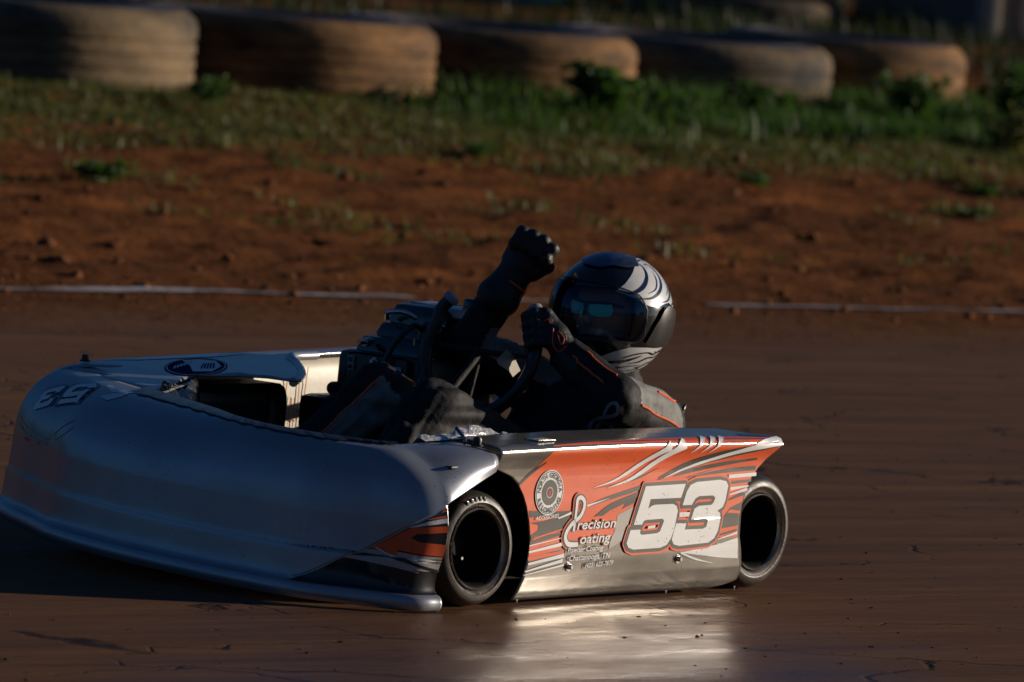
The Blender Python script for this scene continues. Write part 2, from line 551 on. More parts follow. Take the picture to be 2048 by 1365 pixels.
def cut_grid(bm, su, sv):
    us = [v.co.x for v in bm.verts]; vs = [v.co.y for v in bm.verts]
    if not us: return
    if su:
        for k in range(int(math.floor(min(us) / su)) + 1, int(math.ceil(max(us) / su))):
            bmesh.ops.bisect_plane(bm, geom=bm.verts[:] + bm.edges[:] + bm.faces[:], plane_co=(k * su, 0, 0), plane_no=(1, 0, 0), dist=1e-6)
    if sv:
        for k in range(int(math.floor(min(vs) / sv)) + 1, int(math.ceil(max(vs) / sv))):
            bmesh.ops.bisect_plane(bm, geom=bm.verts[:] + bm.edges[:] + bm.faces[:], plane_co=(0, k * sv, 0), plane_no=(0, 1, 0), dist=1e-6)

def decal(name, bm, mapf, m, parent, off, su=None, sv=None):
    """lay a flat bmesh on a surface: mapf(u, v, off) -> point"""
    cut_grid(bm, su, sv)
    for v in bm.verts:
        v.co = Vector(tuple(float(c) for c in mapf(v.co.x, v.co.y, off + v.co.z)))
    bmesh.ops.recalc_face_normals(bm, faces=bm.faces)
    me = bpy.data.meshes.new(name); bm.to_mesh(me); bm.free()
    return link(name, me, m, parent, True)

def join_bm(bms):
    out = bmesh.new()
    for b in bms:
        me = bpy.data.meshes.new('tmp'); b.to_mesh(me); b.free()
        out.from_mesh(me); bpy.data.meshes.remove(me)
    return out

# ------------------------------------------------------------------ the ground
A0 = np.array([-1.65, 23.85]); UU = np.array([0.753, 0.658]); NN = np.array([-0.658, 0.753])
def hq(q):
    return np.interp(q, [0, 1, 2.5, 4.2, 5.6, 7, 12, 60], [0, .04, .13, .235, .31, .37, .45, .6])
def ground_z(x, y):
    q = (np.array([x, y]) - A0) @ NN
    return float(hq(q))

def axis_list(lo, flo, fhi, hi, fine, coarse_n):
    a = flo - np.geomspace(fine, flo - lo, coarse_n)[::-1] if lo < flo else np.array([])
    b = fhi + np.geomspace(fine, hi - fhi, coarse_n)
    return np.concatenate([a, np.arange(flo, fhi, fine), b])
al = axis_list(-1500, -5.0, 17.0, 1500, 0.028, 34)
ql = np.concatenate([-1.2 - np.geomspace(0.03, 1500, 40)[::-1], np.arange(-1.2, 7.0, 0.026), 7.0 + np.geomspace(0.03, 1500, 34)])
AA, QQ = np.meshgrid(al, ql, indexing='ij')
Z = hq(QQ)
pts = np.stack([AA.ravel(), QQ.ravel(), np.zeros(AA.size)], 1)
inside = (pts[:, 0] > -6) & (pts[:, 0] < 18) & (pts[:, 1] > -2.0) & (pts[:, 1] < 9)
nz = np.zeros(len(pts))
pp = pts[inside]
wgt = (0.25 + 0.75 * np.clip((pp[:, 1] - 0.1) / 0.7, 0, 1)) * np.clip((pp[:, 1] + 1.1) / 0.9, 0, 1) * np.clip((9 - pp[:, 1]) / 2, 0, 1)
lump = fbm(pp * np.array([1.1, 1.9, 1]), 3)
clod = fbm(pp * np.array([2.6, 7.0, 1]) + 5, 4, 0.6)
furrow = np.abs(fbm(pp * np.array([0.9, 5.0, 1]) + 31, 3))
nz[inside] = wgt * (0.018 * lump + 0.019 * np.clip(clod, -0.5, 1.2) - 0.020 * furrow)
Z = Z + nz.reshape(Z.shape)
X = A0[0] + AA * UU[0] + QQ * NN[0]
Y = A0[1] + AA * UU[1] + QQ * NN[1]
nv = len(ql)
V = np.stack([X.ravel(), Y.ravel(), Z.ravel()], 1)
i, j = np.meshgrid(np.arange(len(al) - 1), np.arange(nv - 1), indexing='ij')
a = (i * nv + j).ravel()
Fq = np.stack([a, a + nv, a + nv + 1, a + 1], 1)
me = bpy.data.meshes.new('ground')
me.vertices.add(len(V)); me.vertices.foreach_set('co', V.ravel())
me.loops.add(Fq.size); me.loops.foreach_set('vertex_index', Fq.ravel())
me.polygons.add(len(Fq)); me.polygons.foreach_set('loop_start', np.arange(0, Fq.size, 4)); me.polygons.foreach_set('loop_total', np.full(len(Fq), 4))
me.update(); me.validate()

def ground_mat():
    m = bpy.data.materials.new('clay_ground')
    m.use_nodes = True
    t = m.node_tree; L = t.links; N = t.nodes.new
    b = t.nodes['Principled BSDF']
    geo = N('ShaderNodeNewGeometry')
    mp = N('ShaderNodeMapping'); mp.vector_type = 'TEXTURE'
    mp.inputs['Location'].default_value = (A0[0], A0[1], 0)
    mp.inputs['Rotation'].default_value = (0, 0, math.atan2(UU[1], UU[0]))
    L.new(geo.outputs['Position'], mp.inputs[0])
    sep = N('ShaderNodeSeparateXYZ'); L.new(mp.outputs[0], sep.inputs[0])
    def noise(scale, detail=5, stretch=(1, 1, 1), rough=0.6):
        q = N('ShaderNodeMapping'); q.inputs['Scale'].default_value = stretch
        q.inputs['Rotation'].default_value = (0, 0, R(-6) if stretch != (1, 1, 1) else 0)
        L.new(mp.outputs[0], q.inputs[0])
        n = N('ShaderNodeTexNoise'); n.inputs['Scale'].default_value = scale; n.inputs['Detail'].default_value = detail; n.inputs['Roughness'].default_value = rough
        L.new(q.outputs[0], n.inputs['Vector'])
        return n.outputs[0]
    def ramp(fac, stops):
        r = N('ShaderNodeValToRGB'); e = r.color_ramp.elements
        e[0].position, e[0].color = stops[0][0], hexc(*stops[0][1])
        e[1].position, e[1].color = stops[-1][0], hexc(*stops[-1][1])
        for p, c in stops[1:-1]:
            x = e.new(p); x.color = hexc(*c)
        L.new(fac, r.inputs[0]); return r.outputs[0]
    def mrange(val, a0, a1, b0, b1):
        r = N('ShaderNodeMapRange'); r.inputs[1].default_value = a0; r.inputs[2].default_value = a1; r.inputs[3].default_value = b0; r.inputs[4].default_value = b1
        L.new(val, r.inputs[0]); return r.outputs[0]
    def math2(op, x, y):
        r = N('ShaderNodeMath'); r.operation = op
        for k, s in enumerate((x, y)):
            if isinstance(s, (int, float)): r.inputs[k].default_value = s
            else: L.new(s, r.inputs[k])
        return r.outputs[0]
    def mix(f, x, y):
        r = N('ShaderNodeMix'); r.data_type = 'RGBA'
        if isinstance(f, float): r.inputs[0].default_value = f
        else: L.new(f, r.inputs[0])
        for s, k in ((x, 6), (y, 7)):
            if isinstance(s, tuple): r.inputs[k].default_value = hexc(*s)
            else: L.new(s, r.inputs[k])
        return r.outputs[2]
    streak = noise(2.2, 7, (0.16, 2.6, 1), 0.7)
    fine = noise(14, 5, (0.25, 3.0, 1), 0.7)
    patch = noise(1.1, 5)
    track = ramp(streak, [(0.3, (0.105, 0.048, 0.021)), (0.5, (0.165, 0.076, 0.032)), (0.7, (0.225, 0.106, 0.046))])
    track = mix(mrange(fine, 0.35, 0.7, 0.0, 0.5), track, (0.075, 0.041, 0.028))
    bankn = noise(5, 8, (1, 1, 1), 0.7)
    bank = ramp(bankn, [(0.3, (0.085, 0.030, 0.010)), (0.52, (0.17, 0.060, 0.018)), (0.75, (0.27, 0.105, 0.034))])
    bank = mix(mrange(patch, 0.35, 0.65, 0.0, 0.45), bank, (0.10, 0.042, 0.02))
    qn = math2('ADD', sep.outputs['Y'], mrange(noise(1.6, 4), 0.2, 0.8, -0.7, 0.7))
    fb = mrange(qn, -1.6, -0.2, 0.0, 1.0)
    col = mix(fb, track, bank)
    # cracks in the packed clay
    wn = N('ShaderNodeTexNoise'); wn.inputs['Scale'].default_value = 3.0; wn.inputs['Detail'].default_value = 4
    L.new(mp.outputs[0], wn.inputs['Vector'])
    wm = N('ShaderNodeVectorMath'); wm.operation = 'MULTIPLY_ADD'
    wm.inputs[1].default_value = (0.55, 0.55, 0)
    L.new(wn.outputs['Color'], wm.inputs[0])
    st = N('ShaderNodeMapping'); st.inputs['Scale'].default_value = (0.8, 1.5, 1); st.inputs['Rotation'].default_value = (0, 0, R(24))
    L.new(mp.outputs[0], st.inputs[0]); L.new(st.outputs[0], wm.inputs[2])
    vo = N('ShaderNodeTexVoronoi'); vo.feature = 'DISTANCE_TO_EDGE'; vo.inputs['Scale'].default_value = 1.15
    L.new(wm.outputs[0], vo.inputs['Vector'])
    crack = mrange(vo.outputs['Distance'], 0.0, 0.013, 1.0, 0.0)
    cmask = mrange(noise(2.2, 3), 0.42, 0.54, 0.0, 1.0)
    crack = math2('MULTIPLY', crack, cmask)
    crack = math2('MULTIPLY', crack, mrange(fb, 0.0, 0.4, 1.0, 0.0))
    col = mix(crack, col, (0.018, 0.011, 0.008))
    # small pebbles and pits
    sp = N('ShaderNodeTexVoronoi'); sp.inputs['Scale'].default_value = 9; L.new(mp.outputs[0], sp.inputs['Vector'])
    pit = mrange(sp.outputs['Distance'], 0.03, 0.09, 1.0, 0.0)
    pit = math2('MULTIPLY', pit, mrange(noise(4, 2), 0.55, 0.62, 0.0, 1.0))
    col = mix(pit, col, (0.025, 0.015, 0.010))
    L.new(col, b.inputs['Base Color'])
    rgh = math2('ADD', mrange(streak, 0.35, 0.65, 0.20, 0.44), mrange(fine, 0.3, 0.7, 0.10, -0.04))
    # damp, polished clay ahead of the kart, drier behind it
    hd = N('ShaderNodeVectorMath'); hd.operation = 'DOT_PRODUCT'; hd.inputs[1].default_value = (-0.6043, -0.7967, 0)
    L.new(geo.outputs['Position'], hd.inputs[0])
    hv_ = math2('ADD', hd.outputs['Value'], mrange(noise(1.3, 4, (0.5, 1.2, 1)), 0.25, 0.75, -0.35, 0.35))
    dry = mrange(hv_, -13.55, -12.95, 1.0, 0.0)
    sx = N('ShaderNodeSeparateXYZ'); L.new(geo.outputs['Position'], sx.inputs[0])
    xn = math2('ADD', sx.outputs['X'], mrange(noise(1.7, 3), 0.25, 0.75, -0.2, 0.2))
    dry = math2('MAXIMUM', dry, math2('MAXIMUM', mrange(xn, 0.62, 0.95, 0.0, 1.0), mrange(xn, -0.75, -0.35, 1.0, 0.0)))
    rgh = math2('ADD', rgh, math2('MULTIPLY', dry, 0.34))
    rgh = math2('MAXIMUM', rgh, mrange(fb, 0.0, 0.6, 0.0, 0.95))
    rgh = math2('ADD', rgh, mrange(noise(60, 5, (0.2, 2.0, 1), 0.75), 0.35, 0.65, -0.06, 0.16))
    L.new(rgh, b.inputs['Roughness'])
    L.new(math2('MULTIPLY', mrange(fb, 0.0, 1.0, 0.34, 0.1), mrange(dry, 0.0, 1.0, 1.0, 0.35)), b.inputs['Specular IOR Level'])
    grit = noise(170, 4, (0.6, 1.2, 1), 0.7)
    scuff = noise(34, 6, (0.12, 2.2, 1), 0.75)
    hgt = math2('ADD', math2('MULTIPLY', fine, 0.34), math2('MULTIPLY', streak, 0.6))
    hgt = math2('ADD', hgt, math2('ADD', math2('MULTIPLY', grit, 0.10), math2('MULTIPLY', scuff, 0.14)))
    hgt = math2('SUBTRACT', hgt, math2('MULTIPLY', crack, 0.4))
    hgt = math2('SUBTRACT', hgt, math2('MULTIPLY', pit, 0.6))
    hb = math2('MULTIPLY', noise(22, 6), 3.0)
    hm = N('ShaderNodeMix'); L.new(fb, hm.inputs[0]); L.new(hgt, hm.inputs[2]); L.new(hb, hm.inputs[3])
    bp = N('ShaderNodeBump'); bp.inputs['Strength'].default_value = 0.5; bp.inputs['Distance'].default_value = 0.012
    L.new(hm.outputs[0], bp.inputs['Height']); L.new(bp.outputs[0], b.inputs['Normal'])
    return m
gr = link('ground', me, ground_mat(), None, True)
tag(gr, 'brown packed clay track rising into a rough red clay bank', None, kind='structure')

# chalk line: broken thin patches following the clod relief
GB = BVHTree.FromPolygons([tuple(v) for v in V], [tuple(int(x) for x in q) for q in Fq[::1] if True]) if False else None
def relief(al_, q_):
    ia = np.clip(np.searchsorted(al, al_), 1, len(al) - 1); iq = np.clip(np.searchsorted(ql, q_), 1, len(ql) - 1)
    return float(max(Z[ia, iq], Z[ia - 1, iq], Z[ia, iq - 1], Z[ia - 1, iq - 1]))
cv, cf = [], []
na = np.arange(-6, 18, 0.06)
edge = vnoise(np.stack([na * 3.0, na * 0, na * 0], 1)); gap = fbm(np.stack([na * 2.1 + 3, na * 0 + 4, na * 0], 1), 3)
wob = fbm(np.stack([na * 1.1, na * 0 + 9, na * 0], 1), 3) * 0.022
run = []
for k, s in enumerate(na):
    wd = 0.060 + 0.038 * edge[k]
    if gap[k] > 0.50: wd = 0
    if wd > 0.02: run.append((s, wob[k], wd))
    if wd <= 0.02 or k == len(na) - 1:
        if len(run) > 2:
            base = len(cv)
            for m_, (s2, o2, w2) in enumerate(run):
                t2 = 0.25 if m_ in (0, len(run) - 1) else 1
                for e in (-0.5, 0, 0.5):
                    q2 = o2 + e * w2 * t2
                    p = A0 + s2 * UU + q2 * NN
                    cv.append((p[0], p[1], relief(s2, q2) + 0.006))
            for m_ in range(len(run) - 1):
                for e in range(2):
                    a_ = base + m_ * 3 + e
                    cf.append((a_, a_ + 3, a_ + 4, a_ + 1))
        run = []
cl = pyd('chalk_line', cv, cf, 'chalk')
tag(cl, 'broken white chalk line along the edge of the clay track', None, kind='structure')

# loose clods on the bank
bm = bmesh.new(); bmesh.ops.create_icosphere(bm, subdivisions=1, radius=1.0)
cv0 = np.array([v.co for v in bm.verts]); cf0 = np.array([[v.index for v in f.verts] for f in bm.faces]); bm.free()
vs, fs = [], []
for k in range(2200):
    s = rng.uniform(-3, 12); q = rng.uniform(-1.0, 4.6) if k % 3 else rng.normal(0.1, 0.5)
    r = 0.006 + 0.022 * rng.random() ** 6
    if q < -0.3: r *= 0.5
    p = A0 + s * UU + q * NN
    sc = np.array([r * rng.uniform(.8, 1.5), r * rng.uniform(.8, 1.4), r * rng.uniform(.5, .9)])
    vv = cv0 * sc * (1 + 0.25 * rng.standard_normal((len(cv0), 1)))
    vs.append(vv + np.array([p[0], p[1], relief(s, q) + 0.2 * r])); fs.append(cf0 + k * len(cv0))
M['clod'] = mat('clay_clod', (0.12, 0.045, 0.02), 0.95, spec=0.1, col2=(0.27, 0.115, 0.05), nscale=2.5)
cl = pyd('clay_clods', np.vstack(vs), np.vstack(fs), 'clod', smooth=False)
tag(cl, 'loose red clay clods scattered over the bank', 'clay clods', kind='stuff')

vs, fs = [], []
for k in range(900):
    x = rng.uniform(-1.6, 2.0); y = rng.uniform(13.4, 22.0)
    r = 0.0012 + 0.0035 * rng.random() ** 3
    vv = cv0 * r * np.array([rng.uniform(.8, 1.8), rng.uniform(.8, 1.4), rng.uniform(.4, .8)]) * (1 + 0.25 * rng.standard_normal((len(cv0), 1)))
    vs.append(vv + np.array([x, y, r * .3])); fs.append(cf0 + k * len(cv0))
M['crumb'] = mat('clay_crumb', (0.05, 0.022, 0.012), 0.9, spec=0.1, col2=(0.16, 0.075, 0.035), nscale=9)
cr_ = pyd('clay_crumbs', np.vstack(vs), np.vstack(fs), 'crumb', smooth=False)
tag(cr_, 'small loose clay crumbs on the packed track', 'clay crumbs', kind='stuff')

# ------------------------------------------------------------------ the kart
KA = 0.92128
KT = (0.1425, 17.078, 0.0)
def at_kart(o):
    o.location = KT; o.rotation_euler = (0, 0, KA + math.pi)
    return o
kart = at_kart(empty('race_kart'))
tag(kart, 'silver and orange dirt track kart numbered 53 with a wide nose', 'race kart')

NL = np.array([(1.206,.606),(1.272,.586),(1.345,.497),(1.42,.393),(1.451,.28),(1.47,.156),(1.477,.02),(1.474,-.12),(1.439,-.3),(1.371,-.432),(1.315,-.54),(1.255,-.632)])
NE = np.array([(1.205,.45),(1.245,.425),(1.285,.37),(1.32,.29),(1.335,.2),(1.32,.1),(1.275,0),(1.235,-.12),(1.20,-.24),(1.16,-.36),(1.12,-.47),(1.085,-.56)])
#            v    dm    gf   z
NROW = np.array([(0,.006,0,.002),(.05,-.004,0,.016),(.10,.001,0,.034),(.145,.018,0,.045),(.33,.026,0,.106),(.37,.031,0,.115),(.55,.038,0,.19),(.70,.042,.07,.25),(.82,.05,.24,.297),(.92,.05,.58,.327),(1.0,0,1,.337)])
def cr1(P, s):
    P = np.asarray(P, float); m = len(P) - 1
    s = min(max(s, 0.0), 1.0) * m
    i = min(int(s), m - 1); t = s - i
    p1, p2 = P[i], P[i + 1]
    p0 = P[i - 1] if i > 0 else 2 * p1 - p2
    p3 = P[i + 2] if i + 2 <= m else 2 * p2 - p1
    return 0.5 * (2 * p1 + (p2 - p0) * t + (2 * p0 - 5 * p1 + 4 * p2 - p3) * t * t + (3 * p1 - p0 - 3 * p2 + p3) * t ** 3)
def lean(p):
    return np.array([p[0], p[1], p[2] + 0.045 * (0.6 - p[1])])
CRE = [(0.0, 0.63), (0.1, 0.50), (0.2, 0.3), (0.27, 0.17), (0.30, 0.12)]
def crease_v(t):
    return np.interp(t, [c[0] for c in CRE], [c[1] for c in CRE])
def nose_point(t, v, off=0.0):
    Lp = cr1(NL, t); Ep = cr1(NE, t)
    d = Ep - Lp; ln = np.linalg.norm(d); d = d / ln
    k = NROW[:, 0]
    i = min(max(int(np.searchsorted(k, v, 'right')) - 1, 0), len(k) - 2)
    s = (i + (v - k[i]) / (k[i + 1] - k[i])) / (len(k) - 1)
    _, dm, gf, z = cr1(NROW, s)
    gf = min(max(gf, 0), 1.02)
    fl = min(max((v - 0.15) / 0.4, 0), 1) * (1 - min(max((v - 0.72) / 0.28, 0), 1))
    dm = dm - 0.042 * max(0.0, 1 - t / 0.16) * fl * fl * (3 - 2 * fl)
    q = Lp + d * (dm * (1 - gf) + gf * ln)
    return lean((q[0], q[1], z))

CREASE_T = [0.0, .021, .038, .067, .10, .117, .146, .197, .234, .272, .305]
CREASE_V = [.653, .623, .603, .578, .533, .503, .447, .332, .246, .171, .116]
def nose_n(t, v):
    e = 2e-3
    a = nose_point(min(t + e, 1), v) - nose_point(max(t - e, 0), v)
    b = nose_point(t, min(v + e, 1)) - nose_point(t, max(v - e, 0))
    n = np.cross(a, b); n /= np.linalg.norm(n) + 1e-12
    return n if n[0] * 0.8 + n[1] * 0.3 + n[2] > 0 else -n
def hoodlift(t, v):
    if t > 0.305: return 0.0
    c = np.interp(t, CREASE_T, CREASE_V)
    f = 1.0 if v > c else 0.0
    fade = min(max((0.303 - t) / 0.10, 0), 1) * (1 - min(max((v - 0.75) / 0.2, 0), 1))
    return 0.011 * f * fade
def nose_s(t, v, off=0.0):
    return nose_point(t, v) + nose_n(t, v) * (off + hoodlift(t, v))

ts = np.concatenate([np.linspace(0, 0.31, 70), np.linspace(0.315, 1, 90)])
def rows(t):
    c = float(np.interp(t, CREASE_T, CREASE_V))
    return np.concatenate([np.linspace(0, c - 0.003, 36), np.linspace(c + 0.003, 1, 70)])
nv_, nf_ = [], []
for t in ts:
    for v in rows(t):
        nv_.append(nose_s(t, v))
nf_ = grid_faces(len(ts), 106)
# fender extensions behind the end columns
def fender(side):
    t0 = 0.0 if side > 0 else 1.0
    col_v = rows(t0); col_v = col_v[col_v >= (0.655 if side > 0 else 0.60)]
    nc = len(col_v)
    rear = catmull([(1.05, .606, .300), (1.046, .607, .318), (1.04, .592, .336), (1.034, .54, .346), (1.03, .46, .349)], nc)
    pts_ = []
    ns = 14
    for s_ in range(ns):
        s = s_ / (ns - 1)
        for k, v in enumerate(col_v):
            p = nose_s(t0, v)
            r_ = rear[k].copy()
            if side < 0:
                r_ = np.array([r_[0] - 0.0, -r_[1] - 0.02, r_[2] + 0.054])
                if k > 12: r_[0] -= 0.0
            bow = 0.010 * math.sin(math.pi * s) * math.sin(math.pi * k / (nc - 1))
            q = p * (1 - s) + r_ * s
            q[2] += bow
            pts_.append(q)
    return pts_, grid_faces(ns, nc)
fv, ff = fender(1)
fv2, ff2 = fender(-1)
n0 = len(nv_); n1 = n0 + len(fv)
allv = nv_ + fv + fv2
allf = nf_ + [tuple(i + n0 for i in q) for q in ff] + [tuple(i + n1 for i in q) for q in ff2]
nose = pyd('nose', allv, allf, 'silver', kart, True, 50)
bm = bmesh.new(); bm.from_mesh(nose.data)
bmesh.ops.remove_doubles(bm, verts=bm.verts, dist=2e-5)
bm.to_mesh(nose.data); bm.free()
fix_normals(nose)
sd = nose.modifiers.new('thick', 'SOLIDIFY'); sd.thickness = 0.003; sd.offset = -1
nose['label'] = 'wide silver nose body with a rolled front lip'

# nose graphics (coordinates on the nose surface)
def nd(name, bm, m, off, su=0.012, sv=0.02):
    return decal(name, bm, nose_s, m, nose, off, su, sv)
flank = [(t, 0.125) for t in np.linspace(0.001, 0.30, 12)] + [(t, float(np.interp(t, CREASE_T, CREASE_V)) - 0.012) for t in np.linspace(0.295, 0.001, 30)]
nd('black_graphic', fill2d([flank]), 'v_black', 0.0012)
nd('silver_graphic', fill2d([[(0.212, 0.300), (0.170, 0.390), (0.151, 0.396), (0.113, 0.400), (0.079, 0.392), (0.001, 0.388), (0.001, 0.266), (0.096, 0.271), (0.151, 0.285), (0.19, 0.296)]]), 'v_grey', 0.0020)
nd('orange_graphic', fill2d([[(0.162, 0.400), (0.148, 0.428), (0.118, 0.485), (0.098, 0.520), (0.084, 0.528), (0.001, 0.545), (0.001, 0.513), (0.084, 0.497), (0.096, 0.477), (0.079, 0.462), (0.001, 0.457), (0.001, 0.395), (0.084, 0.402), (0.117, 0.412), (0.117, 0.380), (0.134, 0.380), (0.150, 0.395)]]), 'v_orange', 0.0028)
nd('white_stripe', strip2d([(0.098, 0.523, 0.003), (0.06, 0.550, 0.016), (0.001, 0.572, 0.022)]), 'v_white', 0.0020)
nd('orange_stripe', strip2d([(0.06, 0.570, 0.003), (0.001, 0.592, 0.010)]), 'v_orange', 0.0020)
nd('white_stripe', strip2d([(0.084, 0.368, 0.008), (0.001, 0.358, 0.010)]), 'v_white', 0.0036)
nd('black_stripe', strip2d([(0.2, 0.325, 0.004), (0.13, 0.345, 0.018), (0.07, 0.30, 0.018), (0.001, 0.268, 0.02)]), 'v_black', 0.0028)
nd('white_stripe', strip2d([(0.2, 0.30, 0.002), (0.13, 0.283, 0.008), (0.07, 0.258, 0.005)]), 'v_grey', 0.0028)
nd('white_stripe', strip2d([(0.152, 0.41, 0.003), (0.12, 0.362, 0.006), (0.088, 0.365, 0.005), (0.082, 0.385, 0.003)]), 'v_white', 0.0036)
nd('orange_stripe', strip2d([(0.018, 0.610, 0.003), (0.001, 0.628, 0.010)]), 'v_orange', 0.0028, 0.006)
# number on the far fender, read from the other side
def h53(pts_, k):
    a_ = np.array(pts_); lo_, hi_ = a_.min(0), a_.max(0)
    out = []
    for p in a_:
        a1 = (hi_[0] - p[0]) / (hi_[0] - lo_[0]) * 0.92 + k; b1 = (p[1] - lo_[1]) / (hi_[1] - lo_[1])
        s = a1 / 2
        out.append(((1 - s) * ((1 - b1) * .824 + b1 * .766) + s * ((1 - b1) * .933 + b1 * .925), (1 - s) * ((1 - b1) * .935 + b1 * .829) + s * ((1 - b1) * .794 + b1 * .688)))
    return out
FIVE = [(0.477, 0.252), (0.328, 0.254), (0.341, 0.223), (0.455, 0.223), (0.461, 0.202), (0.448, 0.208), (0.435, 0.21), (0.369, 0.21), (0.355, 0.205), (0.349, 0.194), (0.357, 0.152), (0.366, 0.133), (0.38, 0.119), (0.404, 0.113), (0.504, 0.112), (0.523, 0.117), (0.531, 0.127), (0.52, 0.156), (0.483, 0.156), (0.484, 0.147), (0.476, 0.144), (0.421, 0.146), (0.41, 0.15), (0.398, 0.173), (0.404, 0.178), (0.465, 0.177), (0.473, 0.175), (0.479, 0.167), (0.51, 0.167)]
THREE = [(0.333, 0.206), (0.322, 0.236), (0.309, 0.251), (0.286, 0.257), (0.199, 0.26), (0.174, 0.256), (0.165, 0.246), (0.171, 0.213), (0.179, 0.198), (0.199, 0.19), (0.188, 0.185), (0.184, 0.173), (0.19, 0.144), (0.202, 0.128), (0.223, 0.119), (0.333, 0.115), (0.354, 0.119), (0.363, 0.13), (0.351, 0.166), (0.313, 0.165), (0.317, 0.151), (0.248, 0.151), (0.236, 0.155), (0.232, 0.17), (0.238, 0.173), (0.296, 0.173), (0.287, 0.197), (0.271, 0.203), (0.224, 0.204), (0.216, 0.209), (0.211, 0.22), (0.22, 0.225), (0.272, 0.225), (0.286, 0.22), (0.298, 0.206)]
ORANGE = [(0.834, 0.322), (0.641, 0.326), (0.458, 0.332), (0.204, 0.335), (-0.021, 0.34), (-0.006, 0.324), (0.05, 0.282), (0.079, 0.253), (0.097, 0.22), (0.104, 0.187), (0.111, 0.161), (0.109, 0.131), (0.185, 0.13), (0.282, 0.106), (0.392, 0.103), (0.527, 0.134), (0.544, 0.141), (0.615, 0.146), (0.756, 0.125), (0.884, 0.1), (0.884, 0.151), (0.888, 0.186), (0.901, 0.219), (0.917, 0.242), (0.938, 0.264), (0.892, 0.29)]
D_left = [(0.891, 0.209), (0.82, 0.204), (0.741, 0.205), (0.719, 0.198), (0.756, 0.16), (0.813, 0.157), (0.865, 0.151), (0.878, 0.132), (0.883, 0.154), (0.852, 0.166), (0.852, 0.176), (0.886, 0.182), (0.833, 0.185), (0.787, 0.193), (0.887, 0.194)]
D_mid = [(0.653, 0.189), (0.623, 0.205), (0.572, 0.22), (0.488, 0.24), (0.501, 0.218), (0.543, 0.206), (0.553, 0.203), (0.539, 0.219), (0.591, 0.204), (0.621, 0.19)]
D_r = [(0.176, 0.148), (0.174, 0.169), (0.144, 0.195), (0.101, 0.207), (0.106, 0.187), (0.144, 0.191), (0.155, 0.184), (0.109, 0.181), (0.11, 0.154)]
S_light = [(0.589, 0.115), (0.543, 0.133), (0.511, 0.176), (0.492, 0.214), (0.568, 0.19), (0.573, 0.155), (0.582, 0.142), (0.588, 0.129)]
W_br = [(0.32, 0.099), (0.281, 0.103), (0.183, 0.113), (0.106, 0.126), (0.098, 0.079), (0.167, 0.083), (0.235, 0.09)]
D_f = [(0.851, 0.31), (0.892, 0.289), (0.938, 0.264), (0.943, 0.268), (0.896, 0.295), (0.851, 0.315)]
STK_D = [[(0.699, 0.207, 0.0009), (0.626, 0.225, 0.0082), (0.495, 0.249, 0.0095), (0.4, 0.271, 0.0013)], [(0.653, 0.189, 0.0013), (0.592, 0.21, 0.0142), (0.488, 0.237, 0.0095)], [(0.427, 0.269, 0.0019), (0.363, 0.284, 0.0142), (0.283, 0.302, 0.0189), (0.146, 0.322, 0.0189), (0.001, 0.336, 0.0095)], [(0.372, 0.271, 0.0013), (0.308, 0.282, 0.0076), (0.198, 0.294, 0.0088), (0.062, 0.304, 0.005)], [(0.322, 0.267, 0.0019), (0.224, 0.278, 0.0095), (0.061, 0.283, 0.0107)], [(0.158, 0.251, 0.0063), (0.074, 0.256, 0.0082)], [(0.153, 0.213, 0.0032), (0.098, 0.227, 0.0095)], [(0.879, 0.137, 0.0063), (0.812, 0.149, 0.0095), (0.755, 0.157, 0.0038)], [(0.876, 0.119, 0.0032), (0.758, 0.136, 0.0044)], [(0.662, 0.251, 0.0003), (0.525, 0.267, 0.0044), (0.43, 0.291, 0.0006)], [(0.186, 0.133, 0.005), (0.113, 0.144, 0.0032)]]
STK_W = [[(0.668, 0.253, 0.0006), (0.579, 0.272, 0.0057), (0.456, 0.321, 0.012), (0.409, 0.336, 0.0145)], [(0.614, 0.252, 0.0006), (0.525, 0.272, 0.0076), (0.412, 0.32, 0.0139), (0.355, 0.34, 0.017)], [(0.408, 0.269, 0.0009), (0.336, 0.287, 0.005), (0.228, 0.308, 0.0076), (0.119, 0.327, 0.0107), (-0.015, 0.344, 0.0164)], [(0.684, 0.214, 0.005), (0.605, 0.229, 0.0006)], [(0.163, 0.266, 0.0082), (0.058, 0.269, 0.0082)], [(0.153, 0.238, 0.0076), (0.084, 0.243, 0.0032)], [(0.154, 0.225, 0.0032), (0.088, 0.236, 0.0076)], [(0.881, 0.118, 0.0044), (0.757, 0.133, 0.0082)], [(0.881, 0.132, 0.0025), (0.759, 0.147, 0.0019)], [(0.88, 0.092, 0.005), (0.754, 0.107, 0.0088)], [(0.889, 0.076, 0.0025), (0.757, 0.096, 0.0076)], [(0.893, 0.068, 0.0013), (0.751, 0.086, 0.0044)], [(0.322, 0.099, 0.0044), (0.262, 0.083, 0.0038), (0.193, 0.071, 0.0006)], [(0.184, 0.125, 0.0019), (0.112, 0.138, 0.0057)], [(0.786, 0.189, 0.0032), (0.74, 0.2, 0.0057)], [(0.188, 0.115, 0.0006), (0.107, 0.116, 0.0044)]]
STK_O = [[(0.867, 0.148, 0.0013), (0.813, 0.157, 0.0038), (0.767, 0.165, 0.0032)], [(0.882, 0.103, 0.0082), (0.755, 0.115, 0.0069)], [(0.387, 0.316, 0.0006), (0.321, 0.334, 0.0044)], [(0.311, 0.27, 0.0009), (0.197, 0.284, 0.0032), (0.066, 0.292, 0.0044)], [(0.156, 0.257, 0.0025), (0.08, 0.259, 0.0025)], [(0.185, 0.13, 0.0013), (0.111, 0.131, 0.0044)]]
f5, f3 = h53(FIVE, 0.0), h53(THREE, 0.97)
